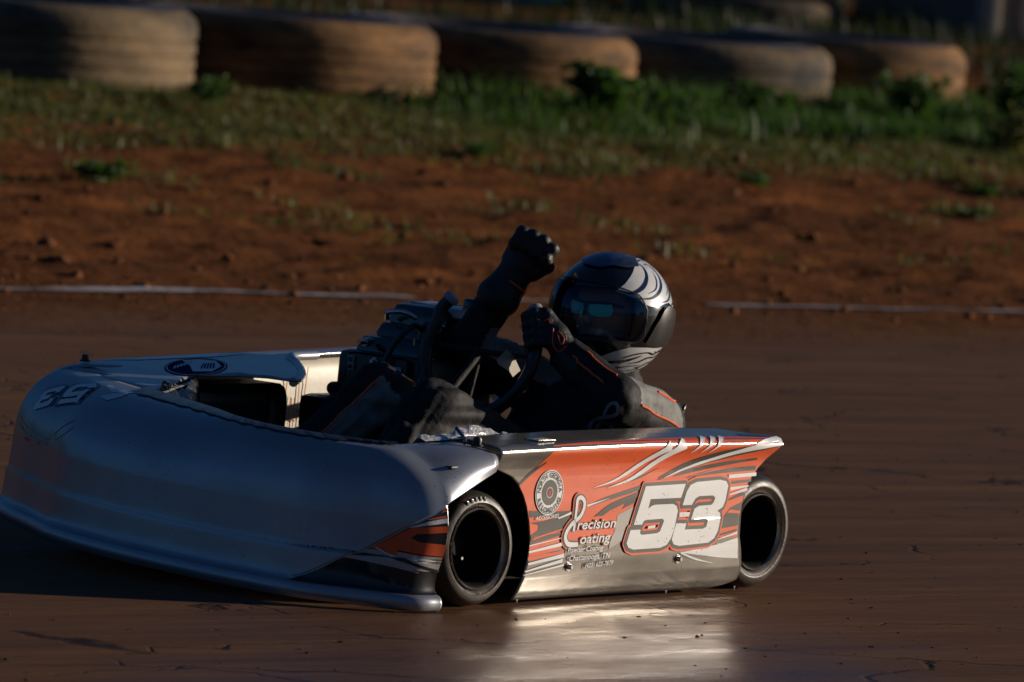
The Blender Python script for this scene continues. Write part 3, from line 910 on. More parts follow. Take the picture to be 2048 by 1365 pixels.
nd('number_shadow', join_bm([fill2d([offset_poly(f5, 0.009)])]), 'v_black', 0.0012)
nd('number_shadow', join_bm([fill2d([offset_poly(f3, 0.009)])]), 'v_black', 0.0016)
nd('number', fill2d([f5]), 'v_hood', 0.0026)
nd('number', fill2d([f3]), 'v_hood', 0.0026)
nd('white_stripe', strip2d([(0.80, 0.95, 0.012), (0.76, 0.93, 0.02), (0.73, 0.96, 0.016)]), 'v_white', 0.0014)
nd('white_stripe', strip2d([(0.745, 0.87, 0.03), (0.735, 0.91, 0.026), (0.73, 0.94, 0.01)]), 'v_white', 0.0014)
M['v_faint'] = mat('vinyl_faint', (0.34, 0.34, 0.37), 0.3, 0.5, 0.4)
for e in ([(0.987, 0.633), (0.929, 0.600), (0.87, 0.585), (0.82, 0.583)], [(0.975, 0.60), (0.93, 0.572), (0.88, 0.56), (0.82, 0.558)], [(0.803, 0.62), (0.778, 0.688), (0.753, 0.735)], [(0.79, 0.60), (0.765, 0.65), (0.747, 0.70)]):
    nd('grey_stripe', strip2d([(p[0], p[1], 0.008) for p in e]), 'v_faint', 0.0012)
nd('red_mark', fill2d([[(0.921, 0.543), (0.904, 0.568), (0.845, 0.553), (0.858, 0.538), (0.9, 0.533)]]), 'v_faint', 0.0012)
nd('red_mark', fill2d([[(0.925, 0.54), (0.91, 0.552), (0.885, 0.545), (0.9, 0.533)]]), 'v_red', 0.002)

# opening edge: black tape over the rim of the nose
edge = np.array([nose_point(t, 1.0) for t in np.linspace(0.0, 0.74, 60)])
ev, ef = [], []
for k, p in enumerate(edge):
    t = np.linspace(0.0, 0.74, 60)[k]
    q1 = nose_s(t, 0.955 if 14 < k else 0.985, 0.003)
    jag = 0.004 * math.sin(k * 1.7) + 0.003 * math.sin(k * 4.1)
    inn = (cr1(NE, t) - cr1(NL, t)); inn /= np.linalg.norm(inn)
    q1 = q1 - np.array([inn[0], inn[1], 0]) * jag
    top = p + np.array([0, 0, 0.006])
    dn = p + np.array([inn[0] * 0.012, inn[1] * 0.012, -0.03])
    d2 = p + np.array([inn[0] * 0.03, inn[1] * 0.03, -0.13])
    ev += [q1, top, dn, d2]
ef = grid_faces(len(edge), 4)
tp = fix_normals(pyd('tape_edge', ev, ef, 'tape', kart, True))
# torn black liner at the far corner of the opening
lv = []
for k in range(16):
    s = k / 15
    a_ = np.array([1.205, -0.235, 0.368]) * (1 - s) + np.array([0.90, -0.37, 0.384]) * s
    b_ = np.array([1.28, 0.02, 0.30]) * (1 - s) + np.array([0.88, -0.36, 0.22]) * s
    for j_ in range(6):
        u_ = j_ / 5
        p = a_ * (1 - u_) + b_ * u_
        p[2] += 0.012 * math.sin(7 * s + 5 * u_) * (1 - u_) + 0.006 * math.sin(31 * s) * (1 - u_)
        p[0] -= 0.05 * u_ * (1 - u_)
        lv.append(p)
fix_normals(pyd('torn_liner', lv, grid_faces(16, 6), 'tape', kart, True))
for k in range(9):
    s = 0.1 + 0.07 * k
    p = np.array([1.205, -0.235, 0.374]) * (1 - s) + np.array([0.90, -0.37, 0.390]) * s
    pyd('foil_scrap', [p, p + [0.02, .012, .006 + .004 * (k % 3)], p + [0.012, .03, -.002], p + [-.012, .02, .001]], [(0, 1, 2, 3)], 'foil', kart)

# ---- left side panel: profile (y, z) from the bottom up, over the rolled edge to the deck
PPROF = np.array([(.566, .012), (.574, .03), (.580, .06), (.582, .10), (.582, .16), (.582, .22), (.582, .285), (.584, .303), (.590, .318), (.5965, .330), (.5985, .337), (.596, .344), (.588, .349), (.572, .352), (.53, .356), (.475, .360)])
PS = np.concatenate([[0], np.cumsum(np.linalg.norm(np.diff(PPROF, axis=0), axis=1))])
def p_at(s):
    return np.array([np.interp(s, PS, PPROF[:, 0]), np.interp(s, PS, PPROF[:, 1])])
ZS = np.interp(0.285, PPROF[:7, 1], PS[:7])
def s_of_z(z):
    """arc length for a height (the part above the flat face continues along the sheet)"""
    if z <= 0.336: return float(np.interp(z, PPROF[:11, 1], PS[:11]))
    return float(PS[10] + (z - 0.336) * 1.6)
def panel_pt(x, s, off=0.0):
    p = p_at(s); e = 0.002
    d = p_at(min(s + e, PS[-1])) - p_at(max(s - e, 0)); d /= np.linalg.norm(d) + 1e-12
    n = np.array([d[1], -d[0]])
    sag = 0.004 * math.sin(x * 9.0) * max(0, (0.09 - p[1]) / 0.09)       # wavy, knocked-about lower edge
    pinch = max(0.0, (0.12 - x) / 0.14)
    y = p[0] + n[0] * off + sag - 0.0 * pinch
    z = p[1] + n[1] * off
    if p[1] > 0.28: z += 0.006 * math.sin(max(0, min(1, x)) * math.pi) * (p[1] - 0.28) / 0.07 + 0.0
    return np.array([x, y, z])
front_edge = [(0.008, .912), (.03, .905), (.06, .893), (.10, .881), (.134, .877), (.17, .884), (.21, .897), (.245, .918), (.268, .939), (.285, .965), (.298, 1.005), (.302, 1.03)]
rear_edge = [(0.0, .19), (.012, .185), (.02, .12), (.028, .088), (.05, .078), (.09, .085), (.13, .098), (.2, .100), (.25, .083), (.28, .052), (.32, .0), (.336, -.02)]
fe = np.array(front_edge); re = np.array(rear_edge)
sl_ = np.unique(np.concatenate([np.linspace(0, PS[-1], 60), PS]))
pv = []
nx = 90
for s in sl_:
    z = p_at(s)[1] if s < PS[10] else 0.34
    xf = np.interp(z, fe[:, 0], fe[:, 1]); xr = np.interp(z, re[:, 0], re[:, 1])
    if s > PS[10]:
        k = (s - PS[10]) / (PS[-1] - PS[10]); xr = -0.02 + 0.11 * k; xf = 1.03
    for i_ in range(nx):
        x = xr + (xf - xr) * i_ / (nx - 1)
        zz = panel_pt(x, s)
        pv.append(zz)
panel = fix_normals(pyd('side_panel', pv, grid_faces(len(sl_), nx), 'panel_metal', kart, True))
sd = panel.modifiers.new('thick', 'SOLIDIFY'); sd.thickness = 0.002; sd.offset = -1
panel['label'] = 'orange side panel lettered 53 Precision Coating'
def pmap(u, v, off):
    return panel_pt(-u, s_of_z(v), off)
def pd(name, bm, m, layer, su=0.05, sv=0.008):
    for v in bm.verts: v.co.x = -v.co.x
    return decal(name, bm, pmap, m, panel, 0.0006 * layer, su, sv)
ORANGE_ = [(max(p[0], float(np.interp(p[1], re[:, 0], re[:, 1])) + 0.002), p[1]) for p in ORANGE if True]
ORANGE_ = [(min(p[0], float(np.interp(p[1], fe[:, 0], fe[:, 1])) - 0.003), p[1]) for p in ORANGE_]
orange_full = [(.834, .345)] + [(.5, .352), (.2, .356), (.02, .352), (-.012, .338)] + ORANGE_[5:]
pd('orange_field', fill2d([orange_full]), 'v_orange', 1)
pd('pale_field', fill2d([[(p[0], p[1]) for p in W_br]]), 'v_white', 1.6)
pd('pale_field', fill2d([S_light]), 'v_grey', 2)
for q in (D_left, D_mid, D_r, D_f):
    pd('gunmetal_graphic', fill2d([[(min(p[0], float(np.interp(p[1], fe[:, 0], fe[:, 1])) - 0.003), p[1]) for p in q]]), 'v_dark', 2)
for q in STK_D: pd('gunmetal_stroke', strip2d(q), 'v_dark', 3)
for q in STK_O: pd('orange_stroke', strip2d(q), 'v_orange', 4)
for q in STK_W: pd('white_stroke', strip2d(q), 'v_white', 5)
for dx in (0.30, 0.262, 0.23):
    pd('white_stroke', strip2d([(dx + 0.03, 0.322, 0.001), (dx, 0.338, 0.006), (dx - 0.03, 0.352, 0.009)]), 'v_white', 5)
pd('navy_graphic', fill2d([[(-.004, .352), (.10, .362), (.10, .372), (0.0, .364)]]), 'v_blue', 3)
for P_, lay in ((FIVE, 0), (THREE, 0.3)):
    pd('number_outline', thick_outline(P_, 0.0125), 'v_orange', 6 + lay, None, None)
for P_, lay in ((FIVE, 0), (THREE, 0.3)):
    pd('number_shadow', thick_outline(P_, 0.0078), 'v_dark', 7 + lay, None, None)
for P_ in (FIVE, THREE):
    pd('number', fill2d([P_]), 'v_white', 8.4)
pd('white_stroke', fill2d([[(.457, .157), (.430, .158), (.427, .164), (.454, .163)]]), 'v_white', 8.4)
pd('white_stroke', fill2d([[(.342, .190), (.302, .190), (.306, .180), (.342, .180)]]), 'v_white', 8.4)
# lettering
PSW = [(0.729, 0.159, 0.0069), (0.727, 0.182, 0.0076), (0.725, 0.211, 0.0082), (0.723, 0.230, 0.0095), (0.710, 0.233, 0.0095), (0.698, 0.223, 0.0095), (0.699, 0.207, 0.0095), (0.710, 0.191, 0.0095), (0.732, 0.179, 0.0095), (0.751, 0.163, 0.0095), (0.757, 0.147, 0.0107), (0.749, 0.134, 0.0107), (0.733, 0.130, 0.0107), (0.709, 0.130, 0.0095)]
pd('letter_outline', strip2d([(a_, b_, c_ + 0.0150) for a_, b_, c_ in PSW], 60), 'v_orange', 6)
pd('letter_shadow', strip2d([(a_, b_, c_ + 0.0075) for a_, b_, c_ in PSW], 60), 'v_dark', 7)
pd('letter_swash', strip2d(PSW, 60), 'v_white', 8.4)
def ptext(txt, x0, x1, z0, z1, h, shear=0.18, outline=True, wm='v_white', small=False):
    # flip x so that the text runs towards the kart's tail
    if small:
        b = text_fit(txt, (x0, z0), (x1, z1), h, 0.03, shear); pd('letter_shadow', b, 'v_dark', 7.4)
    elif outline:
        b = text_fit(txt, (x0, z0), (x1, z1), h, 0.075, shear); pd('letter_outline', b, 'v_orange', 6.4)
        b = text_fit(txt, (x0, z0), (x1, z1), h, 0.045, shear); pd('letter_shadow', b, 'v_dark', 7.4)
    b = text_fit(txt, (x0, z0), (x1, z1), h, 0.014, shear)
    o_ = pd('lettering', b, wm, 8.6); o_['label'] = 'lettering reading ' + txt
    return o_
ptext('recision', .717, .577, .163, .164, .030)
ptext('oating', .702, .592, .131, .133, .030)
ptext('Powder Coating', .744, .616, .1125, .115, .0165, small=True)
ptext('Chattanooga, TN', .736, .588, .0945, .0975, .0165, small=True)
ptext('(423) 622-7879', .675, .573, .0770, .0815, .0145, small=True)
# round badge
def ring(cx_, cz_, rx, rz, n=40):
    return [(cx_ + rx * math.cos(2 * math.pi * k / n), cz_ + rz * math.sin(2 * math.pi * k / n)) for k in range(n)]
BC = (.826, .247)
pd('badge_disc', fill2d([ring(*BC, .050, .0495)]), 'v_white', 5.2)
pd('badge_ring', fill2d([ring(*BC, .0475, .047), ring(*BC, .046, .0455)]), 'v_dark', 6)
pd('badge_centre', fill2d([ring(*BC, .028, .028)]), 'v_dark', 6)
pd('badge_ring', fill2d([ring(*BC, .0125, .0125), ring(*BC, .0095, .0095)]), 'v_grey', 6.8)
pd('badge_dot', fill2d([ring(*BC, .006, .0065)]), 'v_red', 6.8)
def arc_text(txt, r, a0, a1, size, top=True):
    bs = []
    n = len(txt)
    for k, ch in enumerate(txt):
        if ch == ' ': continue
        b = text2d(ch, size, 0.02 * size, 0, align='CENTER')
        a_ = R(a0 + (a1 - a0) * k / (n - 1))
        # a_ is measured from straight up, positive to the picture's right
        for v in b.verts:
            x, y = v.co.x, v.co.y - (0.36 * size)
            rr = a_
            if top: X_, Y_ = r * math.sin(rr) + x * math.cos(rr) + y * math.sin(rr), r * math.cos(rr) - x * math.sin(rr) + y * math.cos(rr)
            else: X_, Y_ = r * math.sin(rr) - x * math.cos(rr) - y * math.sin(rr), r * math.cos(rr) + x * math.sin(rr) - y * math.cos(rr)
            v.co = (BC[0] - X_, BC[1] + Y_, 0)
        bs.append(b)
    return join_bm(bs)
pd('lettering', arc_text('NORTH GEORGIA', .0385, -82, 82, .0155), 'v_dark', 6.8)['label'] = 'badge lettering reading NORTH GEORGIA'
pd('lettering', arc_text('RELOADING', .0385, 245, 115, .0155, False), 'v_dark', 6.8)['label'] = 'badge lettering reading RELOADING'
b = text_fit('ACCESSORIES', (.868, .187), (.786, .191), .0125, 0.01, .1)
pd('lettering', b, 'v_white', 6.8)['label'] = 'lettering reading ACCESSORIES'
for bx_, bz_ in ((.731, .081), (.327, .085)):
    lathe('bolt', [(0, .010), (.004, .010), (.0055, .007), (.006, .001), (.010, .001), (.010, -.002)], 'steel', panel, 'y', 14, (bx_, .5825, bz_))
# glinting torn ends of the bottom edge
for x_ in (.905, .36, .10):
    pyd('edge_tab', [(x_, .583, .012), (x_ + .008, .588, .008), (x_ + .006, .584, .016), (x_ - .003, .583, .016)], [(0, 1, 2, 3)], 'steel', panel)

# ---- right side panel, cream inside, with a broad silver deck
rv = []
rz = [(-.575, .03), (-.592, .08), (-.60, .2), (-.60, .33), (-.606, .36), (-.612, .385), (-.606, .394), (-.59, .397)]
for k, (y_, z_) in enumerate(rz):
    for i_ in range(50):
        x = -0.02 + 0.93 * i_ / 49
        rv.append((x, y_, z_ + 0.02 * (1 - i_ / 49) * (k / 7)))
rp = fix_normals(pyd('side_panel', rv, grid_faces(8, 50), 'cream', kart, True))
rp['label'] = 'cream inner face of the far side panel'
sd = rp.modifiers.new('thick', 'SOLIDIFY'); sd.thickness = 0.002; sd.offset = 0
deck_poly = [(1.10, -.58), (1.02, -.607), (.5, -.612), (-.02, -.612), (.0, -.565), (.25, -.558), (.33, -.548), (.385, -.52), (.45, -.43), (.56, -.33), (.645, -.275), (.672, -.278), (.70, -.33), (.76, -.365), (.88, -.392), (1.0, -.34), (1.10, -.29), (1.185, -.245), (1.16, -.33), (1.125, -.45)]
def deckz(x, y):
    return .390 + .020 * max(0, min(1, (1 - x) / 1.0)) - .05 * (y + .6) - 0.010 * max(0, min(1, (x - .95) / .2))
def deck_map(u, v, off):
    z_ = deckz(u, v)
    lip = 0.0
    return np.array([u, v, z_ + off + lip])
dk = decal('deck', fill2d([deck_poly]), deck_map, 'silver', kart, 0.010, 0.04, 0.03)
dk['label'] = 'silver deck over the far side with an oval sticker'
sd = dk.modifiers.new('thick', 'SOLIDIFY'); sd.thickness = 0.006; sd.offset = -1
# folded rib along the notch
rib = catmull([(.25, -.555, deckz(.25, -.555) + .006), (.36, -.54, deckz(.36, -.54) + .008), (.43, -.465, deckz(.43, -.465) + .006), (.54, -.36, deckz(.54, -.36) + .004), (.66, -.285, deckz(.66, -.285) + .002)], 24)
tube('deck_rib', rib, 0.011, 'silver', kart, 10)
LC, LX, LY = np.array([.786, -.468]), np.array([-.102, .008]), np.array([-.115, -.097])
def lg(a_, b_): return tuple(LC + a_ * LX + b_ * LY)
def lring(r): return [lg(r * math.cos(2 * math.pi * k / 36), r * math.sin(2 * math.pi * k / 36)) for k in range(36)]
def ld(name, bm, m, off): return decal(name, bm, deck_map, m, dk, 0.010 + off, 0.05, 0.05)
ld('oval_sticker', fill2d([lring(1.0)]), 'b_red', .0012)
ld('oval_ring', fill2d([lring(.95)]), 'b_white', .0016)
ld('oval_field', fill2d([lring(.91)]), 'b_navy', .0020)
ld('oval_field', fill2d([[lg(-.10, -.60), lg(.50, -.66), lg(.80, -.1), lg(.62, .55), lg(.1, .78), lg(-.45, .70), lg(-.2, .1)]]), 'b_white', .0028)
for k in range(5):
    ld('oval_letter', fill2d([[lg(.12 + .1 * k, -.35), lg(.17 + .1 * k, -.35), lg(.27 + .1 * k * .8, .25), lg(.22 + .1 * k * .8, .25)]]), 'b_navy', .0036)
for k in range(6):
    ld('oval_letter', fill2d([[lg(-.72 + .1 * k, -.2 + .1 * k), lg(-.66 + .1 * k, -.2 + .1 * k), lg(-.62 + .1 * k, .1 + .1 * k), lg(-.68 + .1 * k, .1 + .1 * k)]]), 'b_white', .0028)
ld('white_stripe', fill2d([[(.95, -.60), (.55, -.608), (.45, -.59), (.60, -.572), (.86, -.578)]]), 'v_white', .0012)
ld('red_stripe', fill2d([[(.40, -.609), (.05, -.609), (.05, -.600), (.38, -.603)]]), 'v_red', .0012)
lathe('bolt', [(0, .012), (.006, .012), (.008, .008), (.008, 0), (.012, 0), (.012, -.004)], 'black', dk, 'z', 12, (1.035, -.585, .404))
lathe('bolt', [(0, .012), (.006, .012), (.008, .008), (.008, 0), (.012, 0), (.012, -.004)], 'black', dk, 'z', 12, (1.09, -.30, deckz(1.09, -.30) + .01))
lathe('bolt', [(0, .016), (.007, .016), (.010, .010), (.009, 0), (.014, 0), (.014, -.004)], 'black', nose, 'z', 14, (1.045, .545, .352))
# rust drips on the cream panel
for k in range(11):
    x = .20 + .014 * k; z = .15 + .02 * ((k * 7) % 5) + .003 * k
    q = strip2d([(x, z, .002), (x + .004 * math.sin(k), z + .035, .004), (x - .003, z + .07 + .02 * (k % 3), .003)], 10)
    decal('rust_drip', q, lambda u, v, o_: (u, -.598 + o_, v + .03), 'rust', rp, .003)
for k in range(4):
    q = strip2d([(.20 + .03 * k, .22 + .02 * (k % 2), .004), (.23 + .03 * k, .228 + .02 * (k % 2), .003)], 6)
    decal('rust_drip', q, lambda u, v, o_: (u, -.598 + o_, v + .03), 'rust', rp, .0042)

# ---- chassis, floor and inner liners
box('floor_pan', (.15, -.40, .035), (1.22, .44, .045), 'black', kart, .003)
for y_ in (-.34, .40):
    tube('frame_rail', [(-.12, y_ * .8, .07), (.2, y_ * .9, .065), (.7, y_, .065), (1.1, y_ * .85, .07), (1.3, y_ * .6, .09)], .015, 'frame', kart, 10, 30)
tube('frame_rail', [(1.3, -.2, .10), (1.34, 0, .11), (1.3, .24, .10)], .015, 'frame', kart, 10, 20)
tube('rear_axle', [(0, -.52, .138), (0, .42, .138)], .02, 'frame', kart, 14)
tube('front_axle', [(1.04, -.45, .14), (1.04, .45, .128)], .014, 'frame', kart, 12)
tube('tie_rod', [(.92, -.42, .12), (.92, .46, .11)], .007, 'frame', kart, 8)
box('inner_liner', (.56, -.43, .08), (1.10, -.41, .37), 'black', kart, .05, seg=4)
box('wheel_well_liner', (.84, .36, .06), (1.20, .375, .32), 'black', kart, .004)
box('wheel_well_liner', (.80, .37, .05), (.815, .57, .30), 'black', kart, .004)
box('wheel_well_liner', (.81, .38, .305), (1.18, .585, .312), 'black', kart, .003)
box('front_bulkhead', (1.215, -.40, .06), (1.225, .56, .28), 'black', kart, .004)
# shiny torn tape at the joint of nose and near panel
tv = []
for k in range(22):
    s = k / 21
    x = 1.12 - .32 * s
    jag = .005 * abs(math.sin(k * 2.3)) + .003 * abs(math.sin(k * 5.1))
    hgt = .002 + .018 * max(0, math.sin(math.pi * min(1, max(0, (s - .30) / .62)))) ** 1.3
    tv += [(x, .462 - .004 * s, .350 + .006 * s), (x + .004, .452, .354 + hgt * .5), (x - .004, .436 - .5 * jag, .352 + hgt + jag), (x, .42, .335)]
fo = fix_normals(pyd('foil_flap', tv, grid_faces(22, 4), 'foil', kart, False))
box('foil_patch', (.80, .535, .3585), (.86, .57, .3605), 'foil', kart, .0008)
tube('strap', [(1.0, .45, .375), (1.01, .475, .362), (1.03, .50, .357), (1.07, .53, .353)], .004, 'v_blue', kart, 8, 20)

# ---- wheels
def wheel(cx_, cy_, cz_, r, wd, side, rr, steer=0, camber=0, name='wheel', depth=.055):
    root = empty(name, kart)
    root.location = (cx_, cy_, cz_); root.rotation_euler = (R(camber), 0, R(steer))
    w2 = wd
    # tyre: outer face at y = 0 (times side), body inwards
    prof = [(rr, -.012), (rr + .006, -.001), (rr + .014, .004), (r * .80, .006), (r * .90, .001), (r * .965, -.012), (r * .992, -.028), (r, -.05), (r * 1.004, -w2 * .5), (r, -w2 + .05), (r * .985, -w2 + .02), (r * .93, -w2 + .004), (r * .8, -w2), (rr + .006, -w2 + .004), (rr, -w2 + .012)]
    c = catmull(prof, 60)
    lathe('tyre', [(p[0], p[1] * side) for p in c], 'rubber', root, 'y', 72)
    rim = lathe('rim', [(.0, -depth * side), (.02, -depth * side), (.022, (-depth - .004) * side), (rr * .62, (-depth - .010) * side), (rr * .80, (-depth + .002) * side), (rr * .86, -.030 * side), (rr * .90, -.012 * side), (rr * .955, -.004 * side), (rr * .975, -.003 * side)], 'rim', root, 'y', 64)
    lathe('rim_lip', [(rr * .96, -.006 * side), (rr * .975, .001 * side), (rr * 1.0, .004 * side), (rr * 1.018, .001 * side), (rr * 1.015, -.006 * side)], 'rim_lip', root, 'y', 72)
    tube('valve_stem', [(-.002, (-depth - .002) * side, -rr * .28), (-.002, (-depth + .012) * side, -rr * .28)], .0035, 'steel', root, 8)
    return root
FLw = wheel(1.04, .565, .128, .1265, .125, 1, .0862, steer=-3, camber=3.0)
for k in range(5):
    a_ = R(66 + 7.5 * k)
    r_ = .108
    box('sidewall_mark', (math.cos(a_) * r_ - .003, .0035, math.sin(a_) * r_ - .005), (math.cos(a_) * r_ + .003, .0062, math.sin(a_) * r_ + .005), 'v_black', FLw, .0008)
for k in range(14):
    a_ = R(25.7 * k + 8)
    p0_ = np.array([math.cos(a_) * .093, .0050, math.sin(a_) * .093]); p1_ = np.array([math.cos(a_) * .099, .0066, math.sin(a_) * .099])
    tube('sidewall_nub', [p0_, p1_], .0012, 'v_black', FLw, 5)
wheel(0, .560, .133, .1315, .16, 1, .0850, depth=.09)
wheel(1.04, -.50, .135, .135, .125, -1, .0862, steer=-3)
wheel(0, -.52, .145, .145, .2, -1, .0865)

# ---- seat, steering
seatv = []
sp_ = [(.52, .10), (.42, .07), (.28, .07), (.14, .09), (.03, .15), (-.05, .24), (-.08, .31), (-.10, .36)]
for k, (x, z) in enumerate(catmull([(a_, b_, 0) for a_, b_ in sp_], 24)[:, :2]):
    s = k / 23
    for j_ in range(17):
        u_ = -1 + 2 * j_ / 16
        side_h = .11 * abs(u_) ** 3 * (1 - .3 * s) * (1 if s > .15 else s / .15)
        seatv.append((x + side_h * (.55 * s),   .10 + .185 * u_, z + side_h * (1 - .6 * s)))
st = fix_normals(pyd('seat', seatv, grid_faces(24, 17), 'black', kart, True))
sd = st.modifiers.new('thick', 'SOLIDIFY'); sd.thickness = .006
WC = np.array([.355, .004, .484])
wu = np.array([0, 1.0, 0]); wv_ = np.array([-.28, 0, .96]); wn_ = np.cross(wu, wv_)
def wp(ang, r): return WC + r * (math.sin(R(ang)) * wu * 1.02 + math.cos(R(ang)) * wv_)
gp = [wp(a_, .150 + (.012 if abs(a_ - 180) > 120 else 0)) for a_ in np.linspace(46, 314, 40)]
sw = tube('steering_wheel', gp, .0150, 'black', kart, 14)
for e_, nx_ in ((0, 1), (-1, -2)):
    d_ = gp[e_] - gp[nx_]; d_ /= np.linalg.norm(d_)
    tube('grip_cap', [gp[e_] - d_ * .006, gp[e_] + d_ * .003, gp[e_] + d_ * .006], [.0185, .0185, .014], 'steel' if False else 'label_warn', sw, 18)
for a_ in (90, 180, 270):
    tube('spoke', [WC, wp(a_, .145)], .007, 'suit', sw, 8)
tube('steering_shaft', [WC, (.62, .02, .27), (.90, 0, .13)], .010, 'suit', kart, 10)
pyd('sun_patch', [(0.43, 0.108, 0.477), (0.396, 0.108, 0.499), (0.366, 0.108, 0.485), (0.355, 0.108, 0.472), (0.337, 0.108, 0.452), (0.363, 0.108, 0.437), (0.376, 0.108, 0.449), (0.421, 0.108, 0.467)], [tuple(range(8))], 'cream', sw, False)  # patch of sunlight made as a cream sheet cut to its ragged outline

# ---- engine on the far side
eng = box('engine', (.10, -.40, .11), (.375, -.14, .445), 'black', kart, .018, (0.96, .97))
eng['label'] = 'black engine beside the seat with warning stickers'
box('engine_cover', (.11, -.38, .440), (.335, -.155, .480), 'gloss', eng, .012, (.86, .9))
box('engine_cover', (.09, -.37, .478), (.28, -.16, .512), 'gloss', eng, .012, (.82, .9))
box('fuel_tank', (.09, -.355, .506), (.265, -.17, .560), 'gloss', eng, .024, (.8, .85))
box('recoil_housing', (.365, -.365, .15), (.3925, -.165, .445), 'black', eng, .02, (.95, .9))
box('sticker', (.3935, -.243, .388), (.3955, -.188, .424), 'label_blue', eng, .0006)
box('sticker', (.3935, -.346, .402), (.3955, -.326, .436), 'label_warn', eng, .0006)
box('sticker', (.14, -.315, .5595), (.22, -.235, .5615), 'label_blue', eng, .0006)
for k in range(2):
    box('sticker_mark', (.3955, -.343, .406 + .016 * k), (.3965, -.330, .416 + .016 * k), 'v_black', eng, .0003)
tube('fuel_line', [(.275, -.335, .520), (.285, -.325, .535), (.275, -.29, .540), (.255, -.265, .528)], .006, 'steel', eng, 10, 20)
lathe('carburettor', [(0, .0), (.03, 0), (.032, .008), (.032, .045), (.024, .052), (0, .052)], 'gloss', eng, 'z', 24, (.29, -.19, .475))
for y_ in (-.215, -.185):
    tube('carburettor_bolt', [(.318, y_, .452), (.318, y_, .486)], .004, 'steel', eng, 8)
for k in range(9):
    box('cooling_fin', (.115, -.135 + .0, .17 + .028 * k), (.34, -.125, .178 + .028 * k), 'frame', eng, .001)
tube('exhaust_pipe', [(.12, -.16, .30), (.02, -.18, .34), (-.08, -.30, .36), (-.12, -.42, .35)], .018, 'frame', kart, 12, 24)
lathe('oil_cap', [(0, .02), (.013, .02), (.016, .014), (.016, 0), (.010, 0), (.010, -.02)], 'black', eng, 'x', 16, (.39, -.375, .355))
box('engine_mount', (.34, -.43, .25), (.46, -.33, .34), 'black', eng, .02)

for y_, z_ in ((-.35, .30), (-.19, .30), (-.35, .20), (-.19, .20), (-.27, .43)):
    lathe('engine_bolt', [(0, .010), (.005, .010), (.006, .007), (.006, 0), (.009, 0), (.009, -.003)], 'steel', eng, 'x', 10, (.393, y_, z_))
tube('hose', [(.30, -.20, .50), (.36, -.19, .52), (.40, -.22, .46), (.41, -.24, .36), (.40, -.22, .28)], .007, 'black', eng, 8, 24)
tube('throttle_cable', [(.27, -.17, .50), (.36, -.13, .50), (.50, -.08, .36), (.72, -.04, .22), (.95, -.05, .14)], .004, 'black', kart, 6, 30)
lathe('tank_cap', [(0, .022), (.018, .022), (.022, .017), (.022, 0), (.016, 0)], 'gloss', eng, 'z', 20, (.12, -.21, .556))
lathe('spark_plug', [(0, .05), (.006, .05), (.007, .03), (.011, .03), (.011, .012), (.007, .010), (.007, 0)], 'steel', eng, 'x', 12, (.335, -.325, .468))

# ------------------------------------------------------------------ the driver
DC = np.array([.797, .604, .10]); DC /= np.linalg.norm(DC)       # towards the side the chest and near arm turn to
E1 = np.array([-.604, .797, 0.0])
man = at_kart(empty('person'))
tag(man, 'driver in a black suit with orange piping and a helmet, right fist raised', 'person')
hipR, hipL = np.array([.22, .02, .16]), np.array([.22, .18, .16])
kneeR, kneeL = np.array([.615, -.075, .375]), np.array([.665, .125, .362])
ankR, ankL = np.array([.99, -.12, .13]), np.array([1.0, .17, .12])
shR, shL = np.array([-.02, -.05, .37]), np.array([.005, .25, .345])
elR, elL = np.array([.225, -.14, .475]), np.array([.285, .340, .415])
wrR, wrL = np.array([.180, -.055, .648]), np.array([.298, .212, .492])
caps = [
    ((.20, .10, .15), (.13, .10, .22), .135, .125, .05), ((.13, .10, .22), (.0, .10, .33), .128, .115, .05),
    (shR + [0, .06, -.01], shL - [0, .07, .01], .078, .074, .05), ((-.02, .10, .38), (-.01, .10, .48), .065, .060, .03),
    ((.16, .0, .20), (.03, -.01, .32), .095, .09, .04), (hipR, kneeR, .095, .068, .04), (hipL, kneeL, .095, .068, .04),
    (kneeR, ankR, .066, .047, .03), (kneeL, ankL, .066, .047, .03),
    (ankR, ankR + [.07, -.01, .06], .042, .032), (ankL, ankL + [.07, .01, .06], .042, .032),
    (shR, elR, .070, .050, .03), (elR, wrR, .044, .034, .02),
    (shL, elL, .072, .056, .02), (elL, wrL, .053, .040, .02),
]
bv, bq = sdf_body(caps, (-.2, -.3, .02), (1.15, .5, .72), .0075)
bn = vnormals(bv, bq)
def seg_d(P, a, b):
    d = b - a; t = np.clip(((P - a) @ d) / (d @ d), 0, 1)
    return np.linalg.norm(P - a - t[:, None] * d, axis=1), t
def seg_d_(P, a, b):
    d = b - a; t = np.clip(((P - a) @ d) / (d @ d), 0, 1)
    return np.linalg.norm(P - a - t[:, None] * d, axis=1), t
# cloth folds: ridged noise, stronger towards the joints
limbs = [(hipR, kneeR), (hipL, kneeL), (kneeR, ankR), (kneeL, ankL), (shR, elR), (elR, wrR), (shL, elL), (elL, wrL), (np.array([.18, .1, .15]), np.array([0, .1, .36]))]
best = np.full(len(bv), 9.0); LP = np.zeros((len(bv), 3))
for li, (a_, b_) in enumerate(limbs):
    dd, tt = seg_d_(bv, a_, b_)
    q = bv - (a_ + tt[:, None] * (b_ - a_)); q /= np.linalg.norm(q, axis=1)[:, None] + 1e-9
    ln_ = np.linalg.norm(b_ - a_)
    prm = q * 1.7 + (tt * ln_ * 5.0)[:, None] * np.array([.55, .35, .75]) + li * 7.1
    m_ = dd < best
    best[m_] = dd[m_]; LP[m_] = prm[m_]
fold = 1 - 2.2 * np.abs(fbm(LP + 0.5 * fbm(bv * 5, 2)[:, None], 3, .45))
